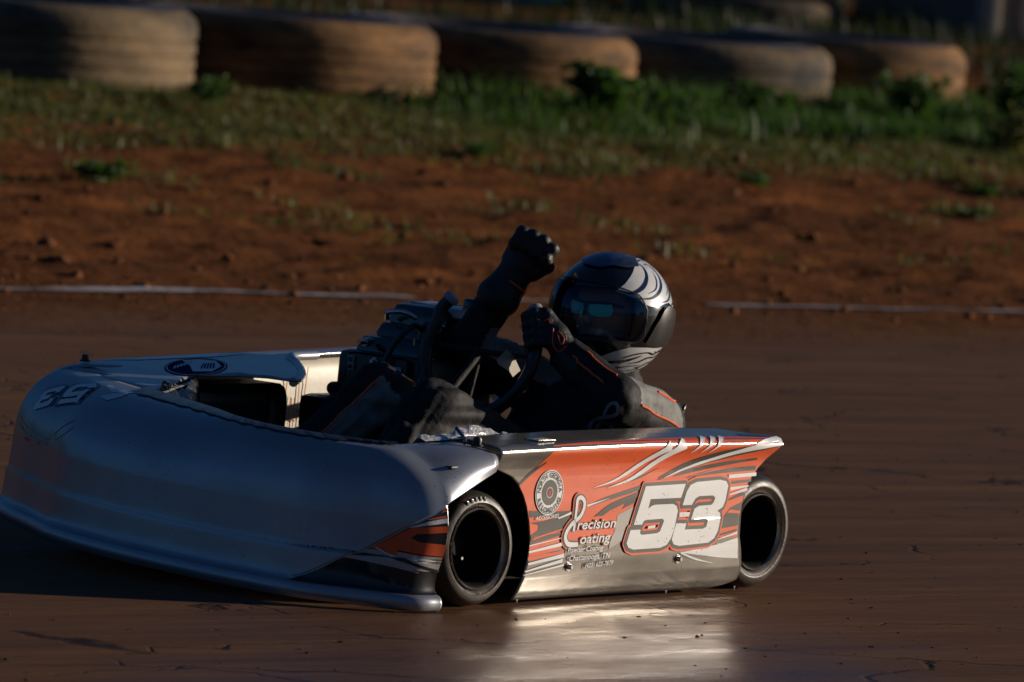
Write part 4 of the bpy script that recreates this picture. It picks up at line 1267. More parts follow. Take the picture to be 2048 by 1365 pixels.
joint = np.zeros(len(bv))
for jn in (kneeR, kneeL, elR, elL, shL, shR, hipR, hipL):
    joint = np.maximum(joint, np.exp(-(np.linalg.norm(bv - jn, axis=1) / .13) ** 2))
jt = np.zeros(len(bv))
for jn in (kneeR, kneeL, elR, elL, shL, shR, hipR, hipL):
    jt = np.maximum(jt, np.exp(-(np.linalg.norm(bv - jn, axis=1) / .085) ** 4))
# folds that fan out from the knees
for jn, an in ((kneeL, hipL), (kneeR, hipR)):
    r_ = bv - jn
    ang = np.arctan2(r_ @ np.cross([0, 0, 1.0], (an - jn) / np.linalg.norm(an - jn)), r_ @ np.array([0, 0, 1.0]))
    dist = np.linalg.norm(r_, axis=1)
    bv = bv + bn * (0.0055 * np.sin(ang * 8 + 2 * vnoise(bv * 5)) * np.exp(-((dist - .10) / .07) ** 2))[:, None]
bv = bv + bn * (fold * 0.0068 * (1 - .9 * np.clip(jt, 0, 1)) + jt * .003 * fbm(bv * 11, 3))[:, None]
body = pyd('suit', bv, bq, None, man, True)
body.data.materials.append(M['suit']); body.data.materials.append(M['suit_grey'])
bn = vnormals(bv, bq)
fc = bv[bq].mean(1); fn = bn[bq].mean(1)
def frame(a, b, upv):
    d = (b - a) / np.linalg.norm(b - a)
    u = np.array(upv, float); u = u - d * (u @ d); u /= np.linalg.norm(u)
    return d, u
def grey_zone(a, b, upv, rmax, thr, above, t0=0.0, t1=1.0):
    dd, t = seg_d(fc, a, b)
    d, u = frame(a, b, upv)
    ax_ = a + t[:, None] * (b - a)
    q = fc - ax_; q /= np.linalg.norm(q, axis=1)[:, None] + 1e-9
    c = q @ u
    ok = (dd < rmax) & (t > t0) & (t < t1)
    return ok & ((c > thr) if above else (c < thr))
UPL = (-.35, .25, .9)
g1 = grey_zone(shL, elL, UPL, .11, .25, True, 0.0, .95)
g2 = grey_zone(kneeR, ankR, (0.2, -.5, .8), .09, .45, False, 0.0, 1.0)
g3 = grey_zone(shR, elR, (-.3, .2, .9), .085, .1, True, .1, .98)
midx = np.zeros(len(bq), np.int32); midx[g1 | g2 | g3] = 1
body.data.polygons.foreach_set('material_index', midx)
BB = BVHTree.FromPolygons([tuple(v) for v in bv], [tuple(int(x) for x in q) for q in bq])
def snap(P, off=.001):
    out = []
    for p in P:
        c, n, i_, d_ = BB.find_nearest(Vector(p))
        out.append(np.array(c + n * off))
    return np.array(out)
def smooth_path(P, it=2):
    P = np.array(P)
    for _ in range(it):
        P[1:-1] = .25 * P[:-2] + .5 * P[1:-1] + .25 * P[2:]
    return P
def piping(path, r=.0026):
    P = smooth_path(snap(catmull(path, 60), .0016), 2)
    tube('piping', P, r, 'piping', man, 6)
def limb_line(a, b, ra, rb, upv, thr, side, t0, t1, n=8):
    d, u = frame(a, b, upv)
    s = np.cross(d, u); s = s if s @ np.array(side) > 0 else -s
    out = []
    for t in np.linspace(t0, t1, n):
        r = ra + (rb - ra) * t + .01
        out.append(a + (b - a) * t + r * (thr * u + math.sqrt(1 - thr * thr) * s))
    return out
piping(limb_line(hipR, kneeR, .095, .068, (0, -.5, .8), .45, DC, .74, .97, 4) + limb_line(kneeR, ankR, .066, .047, (0.2, -.5, .8), .45, DC, .06, .9, 8))
piping(limb_line(shL, elL, .076, .054, UPL, .25, DC, 0.0, .95, 8))
piping(limb_line(elL, wrL, .052, .040, (-.3, 0, .9), .75, DC, .12, .75, 5))
piping(limb_line(elL, wrL, .052, .040, (-.3, 0, .9), .15, DC, .15, .85, 5))
piping(limb_line(shR, elR, .070, .050, (-.3, .2, .9), .1, DC, .35, .95, 5))
piping(limb_line(elR, wrR, .048, .040, E1, .55, DC, .55, .98, 4), .002)
piping(limb_line(shL, elL, .076, .054, UPL, .9, (-1, 0, 0), .1, .5, 5), .003)
# print on the chest
def chest_map(u, v, off):
    o_ = np.array([.12, .17, .345]) + E1 * u + np.array([0, 0, 1.0]) * v
    hit, n, i_, d_ = BB.ray_cast(Vector(o_ + DC * .5), Vector(-DC))
    if hit is None: return o_
    return np.array(hit + n * off)
rot = R(-38)
def rotz(bm, dx, dz):
    for v in bm.verts:
        x, y = v.co.x, v.co.y
        v.co = (x * math.cos(rot) - y * math.sin(rot) + dx, x * math.sin(rot) + y * math.cos(rot) + dz, 0)
    return bm
cw = [(0.0, -.03, .006), (0.012, .0, .006), (.024, .03, .007), (.040, .034, .008), (.042, .012, .008), (.02, .004, .008), (0, -.002, .008), (-.014, -.02, .008), (-.008, -.04, .008), (.01, -.046, .007)]
decal('chest_print', strip2d(cw, 50), chest_map, 'suit_print', man, .002)
decal('chest_print', rotz(text_fit('recision', (0, 0), (.075, 0), .020, .01, .15), .020, -.012), chest_map, 'suit_print', man, .002)
decal('chest_print', rotz(text_fit('oating', (0, 0), (.06, 0), .020, .01, .15), .010, -.034), chest_map, 'suit_print', man, .002)

# gloves
def hand_mesh(name, caps_, lo, hi, h=.0032, k=.006):
    v, q = sdf_body(caps_, lo, hi, h, k)
    return pyd(name, v, q, 'glove', man, True)
# left hand closed round the grip
G0 = wp(66, .154); tg = wp(60, .154) - wp(72, .154); tg /= np.linalg.norm(tg)
outw = G0 - WC; outw -= tg * (outw @ tg); outw /= np.linalg.norm(outw)
bk = np.cross(tg, outw); bk = bk if bk[0] < 0 else -bk       # towards the driver
hc = []
for f_ in range(4):
    base_ = G0 + tg * (.036 - .024 * f_)
    ln = (.95, 1.0, .97, .85)[f_]
    ring_ = []
    for a_ in (170, 115, 60, 5, -50, -95):
        rr_ = .0275 if a_ > 150 else .0265
        ring_.append(base_ + rr_ * (math.cos(R(a_)) * (-outw) * -1 * -1 + math.sin(R(a_)) * (-bk)) * 1.0)
    n_ = 6 if ln > .9 else 5
    for k in range(n_ - 1):
        hc.append((ring_[k], ring_[k + 1], .0118 - .0006 * k, .0112 - .0006 * k))
palm0 = G0 + outw * .032 + bk * .012
for f_ in range(4):
    hc.append((G0 + tg * (.036 - .024 * f_) + outw * .028, palm0 + (wrL - palm0) * .35 + tg * (.02 - .013 * f_), .0155, .019))
hc.append((palm0 + (wrL - palm0) * .3, wrL, .030, .034, .015))
th0 = palm0 + bk * .02
hc += [(th0, G0 + bk * .034 + tg * .012, .014, .0125), (G0 + bk * .034 + tg * .012, G0 + bk * .024 + tg * .042 - outw * .012, .0125, .0105)]
hc += [(wrL, wrL + (elL - wrL) * .28, .040, .047, .01)]
allp = np.array([c[0] for c in hc] + [c[1] for c in hc])
gl = hand_mesh('glove', hc, allp.min(0) - .06, allp.max(0) + .06)
gl['label'] = 'black glove closed round the steering grip'
GL = BVHTree.FromPolygons([tuple(v.co) for v in gl.data.vertices], [tuple(p.vertices) for p in gl.data.polygons])
def glove_line(pts_, name='glove_piping'):
    P = []
    for p in catmull(pts_, 30):
        h_ = GL.ray_cast(Vector(p + DC * .3), Vector(-DC))
        if h_[0] is not None: P.append(np.array(h_[0] + h_[1] * .001))
    if len(P) > 4: tube(name, smooth_path(P, 1), .0016, 'piping', gl, 6)
gm = palm0 * .45 + wrL * .55
glove_line([gm - E1 * .022 + np.array([0, 0, .035]), gm - E1 * .020 + np.array([0, 0, .0]), gm - E1 * .004 + np.array([0, 0, -.016]), gm + E1 * .012 + np.array([0, 0, -.002])])
glove_line([gm - E1 * .012 + np.array([0, 0, .026]), gm - E1 * .002 + np.array([0, 0, .0]), gm + E1 * .004 + np.array([0, 0, .014]), gm - E1 * .010 + np.array([0, 0, .03])])
glove_line([palm0 - E1 * .02 + np.array([0, 0, .016]), palm0 - E1 * .012 + np.array([0, 0, .02]), palm0 - E1 * .006 + np.array([0, 0, .012])])
# right hand: raised fist
d_ = (wrR - elR); d_ /= np.linalg.norm(d_)
d_ = d_ * .25 + E1 * .36 + np.array([0, 0, .62]); d_ /= np.linalg.norm(d_)
pn = DC - d_ * (DC @ d_); pn /= np.linalg.norm(pn)      # palm side
kr = np.cross(d_, pn); kr = kr if kr @ E1 > 0 else -kr    # thumb side
FS = 1.12
hc = [(wrR - d_ * .055, wrR - d_ * .004, .052, .038, .004), (wrR, wrR + d_ * .03, .034, .036, .012)]
for f_ in range(4):
    o_ = kr * (.033 - .022 * f_)
    kn = wrR + d_ * (.100 - (.004, 0, .003, .010)[f_]) + o_ - pn * .014
    hc.append((wrR + d_ * .028 + o_ * .7 - pn * .006, kn, .0185, .0145))
    p1 = kn + pn * .042 + d_ * .004; p2 = p1 - d_ * .030 + pn * .004; p3 = p2 - pn * .022 - d_ * .008
    hc += [(kn, p1, .0140, .0128), (p1, p2, .0128, .0118), (p2, p3, .0118, .0108)]
hc.append((wrR + d_ * .035 + pn * .008, wrR + d_ * .07 + pn * .008, .028, .026, .012))
hc += [(wrR + d_ * .03 + kr * .030, wrR + d_ * .062 + kr * .045 + pn * .018, .0165, .0135), (wrR + d_ * .062 + kr * .045 + pn * .018, wrR + d_ * .076 + kr * .034 + pn * .042, .0135, .0115)]
fsc = lambda p: wrR + (np.asarray(p) - wrR) * 1.04 + pn * ((np.asarray(p) - wrR) @ pn) * .1 + kr * ((np.asarray(p) - wrR) @ kr) * .14
hc = hc[:1] + [(fsc(c[0]), fsc(c[1]), c[2] * FS, c[3] * FS) + tuple(c[4:]) for c in hc[1:]]
allp = np.array([c[0] for c in hc] + [c[1] for c in hc])
gl2 = hand_mesh('glove', hc, allp.min(0) - .06, allp.max(0) + .06)
gl2['label'] = 'black glove clenched in a raised fist'
kp = wrR + d_ * .104 + kr * .046 + pn * .018
pv_, pf_ = tube_vf([kp, kp + pn * .012], .006, 8)
pyd('glove_patch', pv_, pf_, 'piping', gl2)
tube('glove_piping', [wrR - d_ * .01 + pn * .043 - kr * .0, wrR - d_ * .012 + pn * .03 + kr * .031, wrR - d_ * .016 + kr * .043, wrR - d_ * .03 - pn * .02 + kr * .041], .0022, 'piping', gl2, 6, 20)
tube('glove_piping', [wrR - d_ * .035 + pn * .02 + kr * .041, wrR - d_ * .005 + pn * .005 + kr * .041, wrR - d_ * .03 - pn * .012 + kr * .044, wrR - d_ * .04 + pn * .008 + kr * .044], .0015, 'piping', gl2, 6, 20)

# ---- head and helmet
HC = np.array([.0, .10, .580])
HA = np.array([.162, .131, .138])
def helm(az, el, off=0.0):
    a_, e_ = R(az), R(el)
    dx, dy, dz = math.cos(e_) * math.cos(a_), math.cos(e_) * math.sin(a_), math.sin(e_)
    sx, sz = HA[0], HA[2]
    fwd = max(0, dx)
    if dz < 0: sz = .152
    if dz < 0: sx = HA[0] * (1 + .06 * fwd * min(1, -dz * 2))
    if dx < 0: sx = HA[0] * (.95 + .03 * dz)
    tuck = 1 - .10 * max(0, -dz - .55) * (1 if dx < .3 else .4)
    p = np.array([sx * dx * tuck, HA[1] * dy * tuck * (1 - .03 * max(0, -dz)), sz * dz])
    l_ = np.linalg.norm(p)
    return HC + p * (1 + off / l_)
def shell(name, az0, az1, el0, el1, na_, ne_, off, m, parent, keep=None, thick=.004, elf=None):
    vs_ = []
    for i_ in range(na_):
        az = az0 + (az1 - az0) * i_ / (na_ - 1)
        for j_ in range(ne_):
            el = el0 + (el1 - el0) * j_ / (ne_ - 1)
            if elf: el = elf(az, j_ / (ne_ - 1))
            vs_.append(helm(az, el, off))
    fs_ = grid_faces(na_, ne_)
    o = fix_normals(pyd(name, vs_, fs_, m, parent, True))
    if thick:
        sd = o.modifiers.new('thick', 'SOLIDIFY'); sd.thickness = thick; sd.offset = -1
    return o
# shell with the eye port left open
hv, hf = [], []
naz, nel = 120, 70
els = -62 + (90 + 62) * np.arange(nel) / (nel - 1)
for i_ in range(naz):
    for e_ in els:
        hv.append(helm(360 * i_ / naz - 180, e_))
for i_ in range(naz):
    az = 360 * (i_ + .5) / naz - 180
    for j_ in range(nel - 1):
        e_ = (els[j_] + els[j_ + 1]) / 2
        if abs(az) < 62 and -19 < e_ < 28: continue
        a_ = i_ * nel + j_; b_ = ((i_ + 1) % naz) * nel + j_
        hf.append((a_, b_, b_ + 1, a_ + 1))
hel = fix_normals(pyd('helmet', hv, hf, 'h_black', man, True))
sd = hel.modifiers.new('thick', 'SOLIDIFY'); sd.thickness = .012; sd.offset = -1
hel['label'] = 'black helmet with silver flame graphics and dark visor'
def vis_el(az, u):
    k = abs(az) / 78
    hi = 34 - 16 * k ** 2.2; lo = -20 - 1 * k
    if k > .84:
        e = (k - .84) / .16
        mid = -5; hi = mid + (hi - mid) * math.sqrt(max(0, 1 - e * e)) ; lo = mid + (lo - mid) * math.sqrt(max(0, 1 - e * e))
    return lo + (hi - lo) * u
shell('visor', -78, 78, 0, 0, 80, 26, .004, 'visor', hel, thick=0, elf=vis_el)
vp_ = [helm(az, vis_el(az, 1), .0045) for az in np.linspace(-76, 76, 60)] + [helm(az, vis_el(az, 0), .0045) for az in np.linspace(76, -76, 60)]
tube('visor_seal', vp_ + vp_[:1], .0022, 'h_grey', hel, 6)
def hpatch(name, poly, m, off, parent=hel, su=6, sv=6):
    return decal(name, fill2d([poly]), lambda u, v, o_: helm(u, v, o_), m, parent, off, su, sv)
def hstroke(pts_, m, off, n=26):
    return decal('swirl', strip2d(pts_, n), lambda u, v, o_: helm(u, v, o_), m, hel, off, 8, 8)
for sg in (1, -1):
    s_ = lambda P: [(sg * p[0],) + tuple(p[1:]) for p in P]
    pl = decal('pivot_cover', fill2d([s_([(80, -21), (86, -6), (96, 8), (103, 12), (112, 10), (124, 6), (134, 2), (138, -8), (132, -20), (118, -24), (100, -24), (86, -23.5)])]), lambda u, v, o_: helm(u, v, o_ + .004 * max(0, 1 - ((u - sg * 112) / 28) ** 2)), 'h_grey', hel, .006, 4, 4)
    hpatch('silver_graphic', s_([(44, 25), (54, 33), (63, 43), (72, 53), (84, 64), (100, 70), (120, 68), (140, 60), (154, 48), (162, 30), (154, 14), (140, 6), (126, 9), (110, 15), (100, 14), (88, 11), (80, 12), (72, 15), (62, 20)]), 'h_white', .0015)
    hpatch('silver_graphic', s_([(15.8, -48.3), (34, -38), (50, -31), (65, -26), (85, -26), (110, -26), (125, -24), (138, -14), (150, -10), (160, -22), (158, -42), (140, -56), (120, -58), (90, -60), (60, -60), (38, -58), (28, -54)]), 'h_white', .0015)
    for P in ([(46, 27, .5), (60, 24, 3), (74, 30, 6), (86, 43, 5), (90, 55, 3), (84, 61, 1)], [(66, 19, .6), (84, 20, 3), (102, 30, 5), (113, 44, 4), (110, 56, 2.5), (101, 58, 1.5), (97, 51, .6)],
              [(92, 15, .6), (112, 18, 3), (127, 30, 5), (133, 44, 4), (128, 55, 2.5), (120, 54, 1.4), (118, 47, .6)], [(116, 12, .6), (132, 16, 4), (145, 30, 5), (150, 44, 1)],
              [(90, 62, .6), (104, 65, 2.6), (122, 63, 2.2), (138, 56, .6)], [(80, 24, .5), (92, 29, 1.8), (101, 40, 2), (103, 49, .5)], [(108, 22, .5), (118, 28, 1.8), (124, 38, 2), (125, 46, .5)]):
        hstroke([(p[0], p[1], p[2] * .72) for p in s_(P)], 'h_navy', .0024)
    for P in ([(24, -50, .6), (42, -44, 2.5), (60, -42, 5), (74, -38, 3), (84, -34, .8)], [(30, -54, .6), (50, -52, 3), (70, -48, 2), (92, -46, 1)], [(60, -38, 1), (74, -33, 2), (90, -31, 1.6), (104, -33, 2.4), (116, -28, .6)],
              [(70, -44, .6), (84, -42, 2.2), (96, -37, 2.5), (112, -36, 2), (124, -30, .6)], [(76, -54, .8), (90, -52, 2.6), (104, -44, 2.4), (118, -42, 2), (130, -34, .6)], [(92, -56, .6), (106, -53, 2), (118, -49, 2.5), (132, -44, 1.6), (140, -36, .5)],
              [(86, -48, .6), (94, -50, 1.6), (100, -54, 1.8), (94, -57, 1.2), (86, -55, .5)], [(102, -30, .5), (110, -31, 1.8), (122, -29, 1.8), (134, -22, .6)], [(114, -54, .5), (126, -52, 2.2), (138, -48, 1.6), (148, -38, .6)], [(128, -40, .5), (136, -32, 2.4), (146, -26, 2), (150, -18, .5)]):
        hstroke([(p[0], p[1], p[2] * .8) for p in s_(P)], 'h_black', .0024)
# brow vent with ribs
hpatch('brow_vent', [(-40, 58), (-10, 52), (20, 50), (39, 54), (60, 52), (80, 54), (92, 68), (60, 78), (0, 80), (-40, 72)], 'h_blue', .005, su=8, sv=8)
for k in range(12):
    decal('vent_rib', strip2d([(42 + 3.2 * k, 55 - .2 * k, .9), (48 + 3.2 * k, 61, .9), (56 + 3.0 * k, 67, .9)], 8), lambda u, v, o_: helm(u, v, o_), 'h_grey', hel, .007)
shell('chin_vent', -16, 16, -46, -36, 12, 6, .004, 'h_grey', hel, thick=.002)
# head inside: face, glasses
hcaps = [((-.01, .10, .60), (-.01, .10, .585), .088, .085, .02), ((.02, .10, .545), (.04, .10, .51), .068, .045, .03), ((.075, .10, .585), (.092, .10, .565), .010, .013, .012), ((-.02, .10, .52), (-.02, .10, .46), .055, .058, .02)]
v_, q_ = sdf_body(hcaps, (-.16, -.03, .43), (.14, .23, .72), .005, .02)
face = pyd('face', v_, q_, 'skin', man, True)
for sg in (1, -1):
    gvs = []
    for j_ in range(9):
        for i_ in range(13):
            u_ = -1 + 2 * i_ / 12; w_ = -1 + 2 * j_ / 8
            wd_ = .027 * (1 - .15 * w_ * w_); ht_ = .017 * (1 - .2 * u_ * u_)
            yy = sg * (.034 + wd_ * u_)
            gvs.append((.100 - 6 * yy * yy - 1.2 * (ht_ * w_) ** 2, .10 + yy, .592 + ht_ * w_))
    fix_normals(pyd('glasses_lens', gvs, grid_faces(9, 13), 'lens', face, True))
tube('glasses_frame', [(.05, .03, .600), (.088, .055, .607), (.099, .10, .604), (.088, .145, .607), (.05, .17, .600)], .003, 'black', face, 8, 24)

# ------------------------------------------------------------------ bank, tyres, plants
def big_tyre(x, y, zb, r, h, rotz, m, label, sink=0.095, tilt=(0, 0)):
    o = empty('tractor_tyre')
    o.location = (x, y, zb - sink); o.rotation_euler = (tilt[0], tilt[1], rotz)
    tag(o, label, 'tyre', 'old tyres lining the bank')
    # tread band with circumferential grooves
    lathe('sidewall', [(r * .60, h * .90), (r * .72, h * .985), (r * .84, h * 1.0), (r * .90, h * .982)], 'rubber', o, 'z', 72)
    prof = [(r * .90, h * .982), (r * .93, h * .965), (r * .985, h * .88), (r, h * .80)]
    n = 4
    for k in range(n):
        z1 = h * (.78 - .60 * k / n); z2 = h * (.78 - .60 * (k + .62) / n)
        prof += [(r, z1), (r * 1.002, z2), (r * .986, z2 - .006), (r * .986, h * (.78 - .60 * (k + 1) / n) + .006)]
    prof += [(r, h * .18), (r * .985, h * .10), (r * .93, h * .03), (r * .82, 0), (r * .70, h * .02), (r * .60, h * .10)]
    body_ = lathe('tread', prof, m, o, 'z', 96)
    co = np.array([v.co for v in body_.data.vertices])
    dn = 1 + .012 * fbm(co * np.array([2.2, 2.2, 3]) + x * 7, 3)[:, None] * np.array([1, 1, .5])
    body_.data.vertices.foreach_set('co', (co * dn).ravel()); body_.data.update()
    lathe('inner_wall', [(r * .60, h * .90), (r * .60, h * .80), (r * .78, h * .6), (r * .80, h * .4), (r * .60, h * .16), (r * .60, h * .10)], 'black', o, 'z', 64)
    for k in range(3):
        rr_ = r * (.66 + .06 * k)
        tube('bead_ring', [(rr_ * math.cos(t), rr_ * math.sin(t), h * (.945 + .02 * k)) for t in np.linspace(0, 2 * math.pi, 49)], .008, 'rubber', o, 6)
    return o
def gz(x, y): return ground_z(x, y)
big_tyre(-2.19, 31.85, gz(-2.19, 31.85) - .0, .735, 0.415, .3, 'dusty2', 'old grey dusty tyre lying flat, leftmost in the row on the bank')
big_tyre(-1.17, 32.95, gz(-1.17, 32.95) - .02, .735, 0.405, 1.9, 'dusty', 'old orange clay stained tyre lying flat, second from left on the bank', tilt=(.0, .015))
big_tyre(-.25, 33.95, gz(-.25, 33.95) - .02, .71, 0.390, 4.1, 'dusty', 'old clay stained tyre with a leafy weed in front, middle of the row')
big_tyre(.69, 34.95, gz(.69, 34.95) - .03, .70, 0.390, 5.2, 'dusty2', 'old tyre sunk in tall weeds, second from right in the row', sink=.095)
big_tyre(1.46, 35.75, gz(1.46, 35.75) - .04, .60, 0.430, .9, 'dusty', 'old tyre deep in weeds at the right end of the row')
big_tyre(1.15, 43.4, gz(1.15, 43.4), .62, 0.250, 2.2, 'dusty2', 'dark tyre lying flat on its own behind the row')

def blades(n, region, hmin, hmax, wd, name, m, label, lean=.5, dens=None):
    pts_ = []
    while len(pts_) < n:
        s = rng.uniform(region[0], region[1], n); q = rng.uniform(region[2], region[3], n)
        d = dens(s, q); ok = rng.random(n) < d
        pts_ += list(zip(s[ok], q[ok]))
    pts_ = np.array(pts_[:n])
    P = A0 + pts_[:, :1] * UU + pts_[:, 1:] * NN
    zz = np.array([relief(a_, b_) for a_, b_ in pts_]) - .01
    hh = rng.uniform(hmin, hmax, n) * (.6 + .8 * rng.random(n))
    ang = rng.uniform(0, 2 * math.pi, n)
    dx, dy = np.cos(ang), np.sin(ang)
    ln = rng.uniform(.1, lean, n) * hh
    ww_ = wd * (.6 + .8 * rng.random(n))
    b0 = np.stack([P[:, 0] - dy * ww_, P[:, 1] + dx * ww_, zz], 1); b1 = np.stack([P[:, 0] + dy * ww_, P[:, 1] - dx * ww_, zz], 1)
    m0 = np.stack([P[:, 0] - dy * ww_ * .8 + dx * ln * .3, P[:, 1] + dx * ww_ * .8 + dy * ln * .3, zz + hh * .6], 1)
    m1 = np.stack([P[:, 0] + dy * ww_ * .8 + dx * ln * .3, P[:, 1] - dx * ww_ * .8 + dy * ln * .3, zz + hh * .6], 1)
    tp_ = np.stack([P[:, 0] + dx * ln, P[:, 1] + dy * ln, zz + hh], 1)
    Vv = np.stack([b0, b1, m1, m0, tp_], 1).reshape(-1, 3)
    k = np.arange(n) * 5
    me = bpy.data.meshes.new(name)
    lp = np.concatenate([np.stack([k, k + 1, k + 2, k + 3], 1).ravel(), np.stack([k + 3, k + 2, k + 4], 1).ravel()])
    me.vertices.add(len(Vv)); me.vertices.foreach_set('co', Vv.ravel())
    me.loops.add(len(lp)); me.loops.foreach_set('vertex_index', lp)
    me.polygons.add(2 * n)
    me.polygons.foreach_set('loop_start', np.concatenate([np.arange(n) * 4, 4 * n + np.arange(n) * 3])); me.polygons.foreach_set('loop_total', np.concatenate([np.full(n, 4), np.full(n, 3)]))
    me.update()
    o = link(name, me, m, None, False)
    tag(o, label, 'grass', kind='stuff')
    return o
def dens_a(s, q):
    n_ = fbm(np.stack([s * 1.3, q * 2.0, s * 0], 1), 3)
    return np.clip((q - 3.6) / 1.0, 0, 1) * np.clip(1.4 - (q - 4.4) * .6, .25, 1) * np.clip(.75 + .8 * n_, .15, 1)
blades(90000, (-4, 14, 3.2, 7.5), .018, .05, .004, 'grass', 'grass', 'short rough grass along the top of the clay bank', 1.2, dens_a)
def dens_b(s, q):
    n_ = fbm(np.stack([s * 2.2 + 8, q * 3.0, s * 0], 1), 3)
    return np.clip((n_ - .35) * 3, 0, 1) * np.clip((q - .8) / 2.5, .05, 1)
blades(7000, (-4, 13, 1.0, 4.4), .02, .06, .005, 'grass', 'grass', 'sparse grass tufts on the bare face of the bank', 1.3, dens_b)
blades(26000, (6.2, 15, 4.7, 6.6), .05, .13, .005, 'grass', 'leaf', 'tall green weeds in front of the right hand tyres', .9, lambda s, q: np.clip((s - 6) / 2.5, 0, 1) * np.clip(.6 + fbm(np.stack([s * 2, q * 2, s * 0], 1), 2), 0.05, 1))
blades(16000, (4, 24, 8.5, 15), .05, .16, .007, 'grass', 'hedge', 'dark rough grass behind the tyres', 1.0, lambda s, q: np.clip(.5 + fbm(np.stack([s, q, s * 0], 1), 2), 0, 1))

def plant(x, y, h, spread, nleaf, lsize, label, m='leaf', cat='weed', name='leafy_weed', group='weeds on the bank', stems=7):
    q = (np.array([x, y]) - A0); s_, q_ = q @ UU, q @ NN
    z0 = relief(s_, q_) - .01
    o = empty(name); o.location = (x, y, z0)
    tag(o, label, cat, group)
    sv_, sf_ = [], []; lv_, lf_ = [], []
    for k in range(stems):
        a_ = rng.uniform(0, 2 * math.pi); r_ = spread * rng.uniform(.2, 1)
        tip = np.array([r_ * math.cos(a_), r_ * math.sin(a_), h * rng.uniform(.6, 1.05)])
        path = catmull([(0, 0, 0), tip * [.35, .35, .5], tip], 8)
        v, f = tube_vf(path, np.linspace(.004, .0015, 8) * (1 + h), 5, True, len(sv_)); sv_ += v; sf_ += f
        for l_ in range(nleaf):
            t = rng.uniform(.2, 1); p = path[min(7, int(t * 7))] + rng.normal(0, lsize * .3, 3)
            b_ = rng.uniform(0, 2 * math.pi); d1 = np.array([math.cos(b_), math.sin(b_), rng.uniform(-.5, .6)]); d1 /= np.linalg.norm(d1)
            d2 = np.cross(d1, rng.normal(0, 1, 3)); d2 /= np.linalg.norm(d2)
            L_ = lsize * rng.uniform(.6, 1.3); W_ = L_ * .34
            n0_ = len(lv_)
            up_ = np.cross(d1, d2) * L_ * .12
            lv_ += [p, p + d1 * L_ * .4 + d2 * W_ + up_, p + d1 * L_, p + d1 * L_ * .4 - d2 * W_ + up_]
            lf_ += [(n0_, n0_ + 1, n0_ + 2), (n0_, n0_ + 2, n0_ + 3)]
    pyd('stem', sv_, sf_, m, o); pyd('leaves', lv_, lf_, m, o, False)
    return o
plant(.30, 32.75, .27, .24, 60, .07, 'bright leafy weed in front of the middle tyre', stems=16)
plant(.62, 33.0, .18, .2, 40, .05, 'low broad weed right of the bright leafy one', stems=10)
plant(1.05, 33.6, .20, .22, 40, .05, 'weed clump below the second tyre from the right', stems=12)
plant(1.75, 34.2, .28, .22, 40, .055, 'tall weed hiding the foot of the rightmost tyre', stems=14)
plant(2.25, 34.6, .36, .25, 45, .055, 'tall weed right of the row of tyres at the picture edge', stems=14)
plant(2.15, 33.4, .22, .16, 40, .05, 'pale yellow green weed low at the right picture edge', 'grass', stems=12)
plant(-1.35, 31.0, .14, .12, 30, .035, 'small dark weed at the foot of the leftmost tyre', stems=8)
plant(-1.57, 27.47, .085, .17, 26, .030, 'small weed patch alone on the clay slope at left', stems=12)
plant(-.20, 30.3, .06, .14, 22, .03, 'flat weed near the grass edge above the raised fist', stems=9)
plant(.95, 30.5, .05, .16, 22, .03, 'flat weed on the clay slope right of the helmet', stems=8)
plant(1.96, 31.5, .06, .14, 22, .03, 'flat weed high on the slope at the right edge', stems=8)
plant(1.84, 30.3, .05, .12, 22, .03, 'flat weed low on the slope at the right edge', stems=7)

# far edge of the infield: dark shrubs, posts, barrel, shed
def shrub(x, y, h, r, label):
    o = empty('shrub'); o.location = (x, y, gz(x, y) - .02); tag(o, label, 'shrub', 'dark shrubs behind the tyres')
    n = 5200
    d = rng.normal(0, 1, (n, 3)); d /= np.linalg.norm(d, axis=1)[:, None]
    rad = rng.random(n) ** .45
    lob = 1 + .28 * fbm(d * 1.8 + x, 3)
    P = d * rad[:, None] * lob[:, None] * np.array([r, r, h * .55]) + np.array([0, 0, h * .52])
    P = P[P[:, 2] > .0]; n = len(P)
    a1 = rng.normal(0, 1, (n, 3)); a1 /= np.linalg.norm(a1, axis=1)[:, None]
    a2 = np.cross(a1, rng.normal(0, 1, (n, 3))); a2 /= np.linalg.norm(a2, axis=1)[:, None]
    L_ = rng.uniform(.05, .11, n)[:, None]
    Vv = np.stack([P, P + a1 * L_ * .5 + a2 * L_ * .3, P + a1 * L_, P + a1 * L_ * .5 - a2 * L_ * .3], 1).reshape(-1, 3)
    k = np.arange(n) * 4
    pyd('crown', Vv, np.stack([k, k + 1, k + 2, k + 3], 1), 'hedge', o, False)
    sv_, sf_ = [], []
    for q in range(6):
        a_ = rng.uniform(0, 6.28)
        v, f = tube_vf(catmull([(0, 0, 0), (.2 * r * math.cos(a_), .2 * r * math.sin(a_), .3 * h), (.6 * r * math.cos(a_), .6 * r * math.sin(a_), .8 * h)], 8), np.linspace(.04, .012, 8), 6, True, len(sv_)); sv_ += v; sf_ += f
    pyd('stem', sv_, sf_, 'wood', o)
for x_, y_, h_, lab in ((.10, 45.0, 1.7, 'dark shrub between the teal barrel and the first pale post'), (1.05, 46.4, 1.9, 'dark shrub between the two pale posts'),
                        (1.95, 48.5, 2.1, 'dark shrub right behind the second pale post'), (2.75, 50.2, 1.8, 'dark shrub left of the brown shed')):
    shrub(x_, y_, h_, .95, lab)
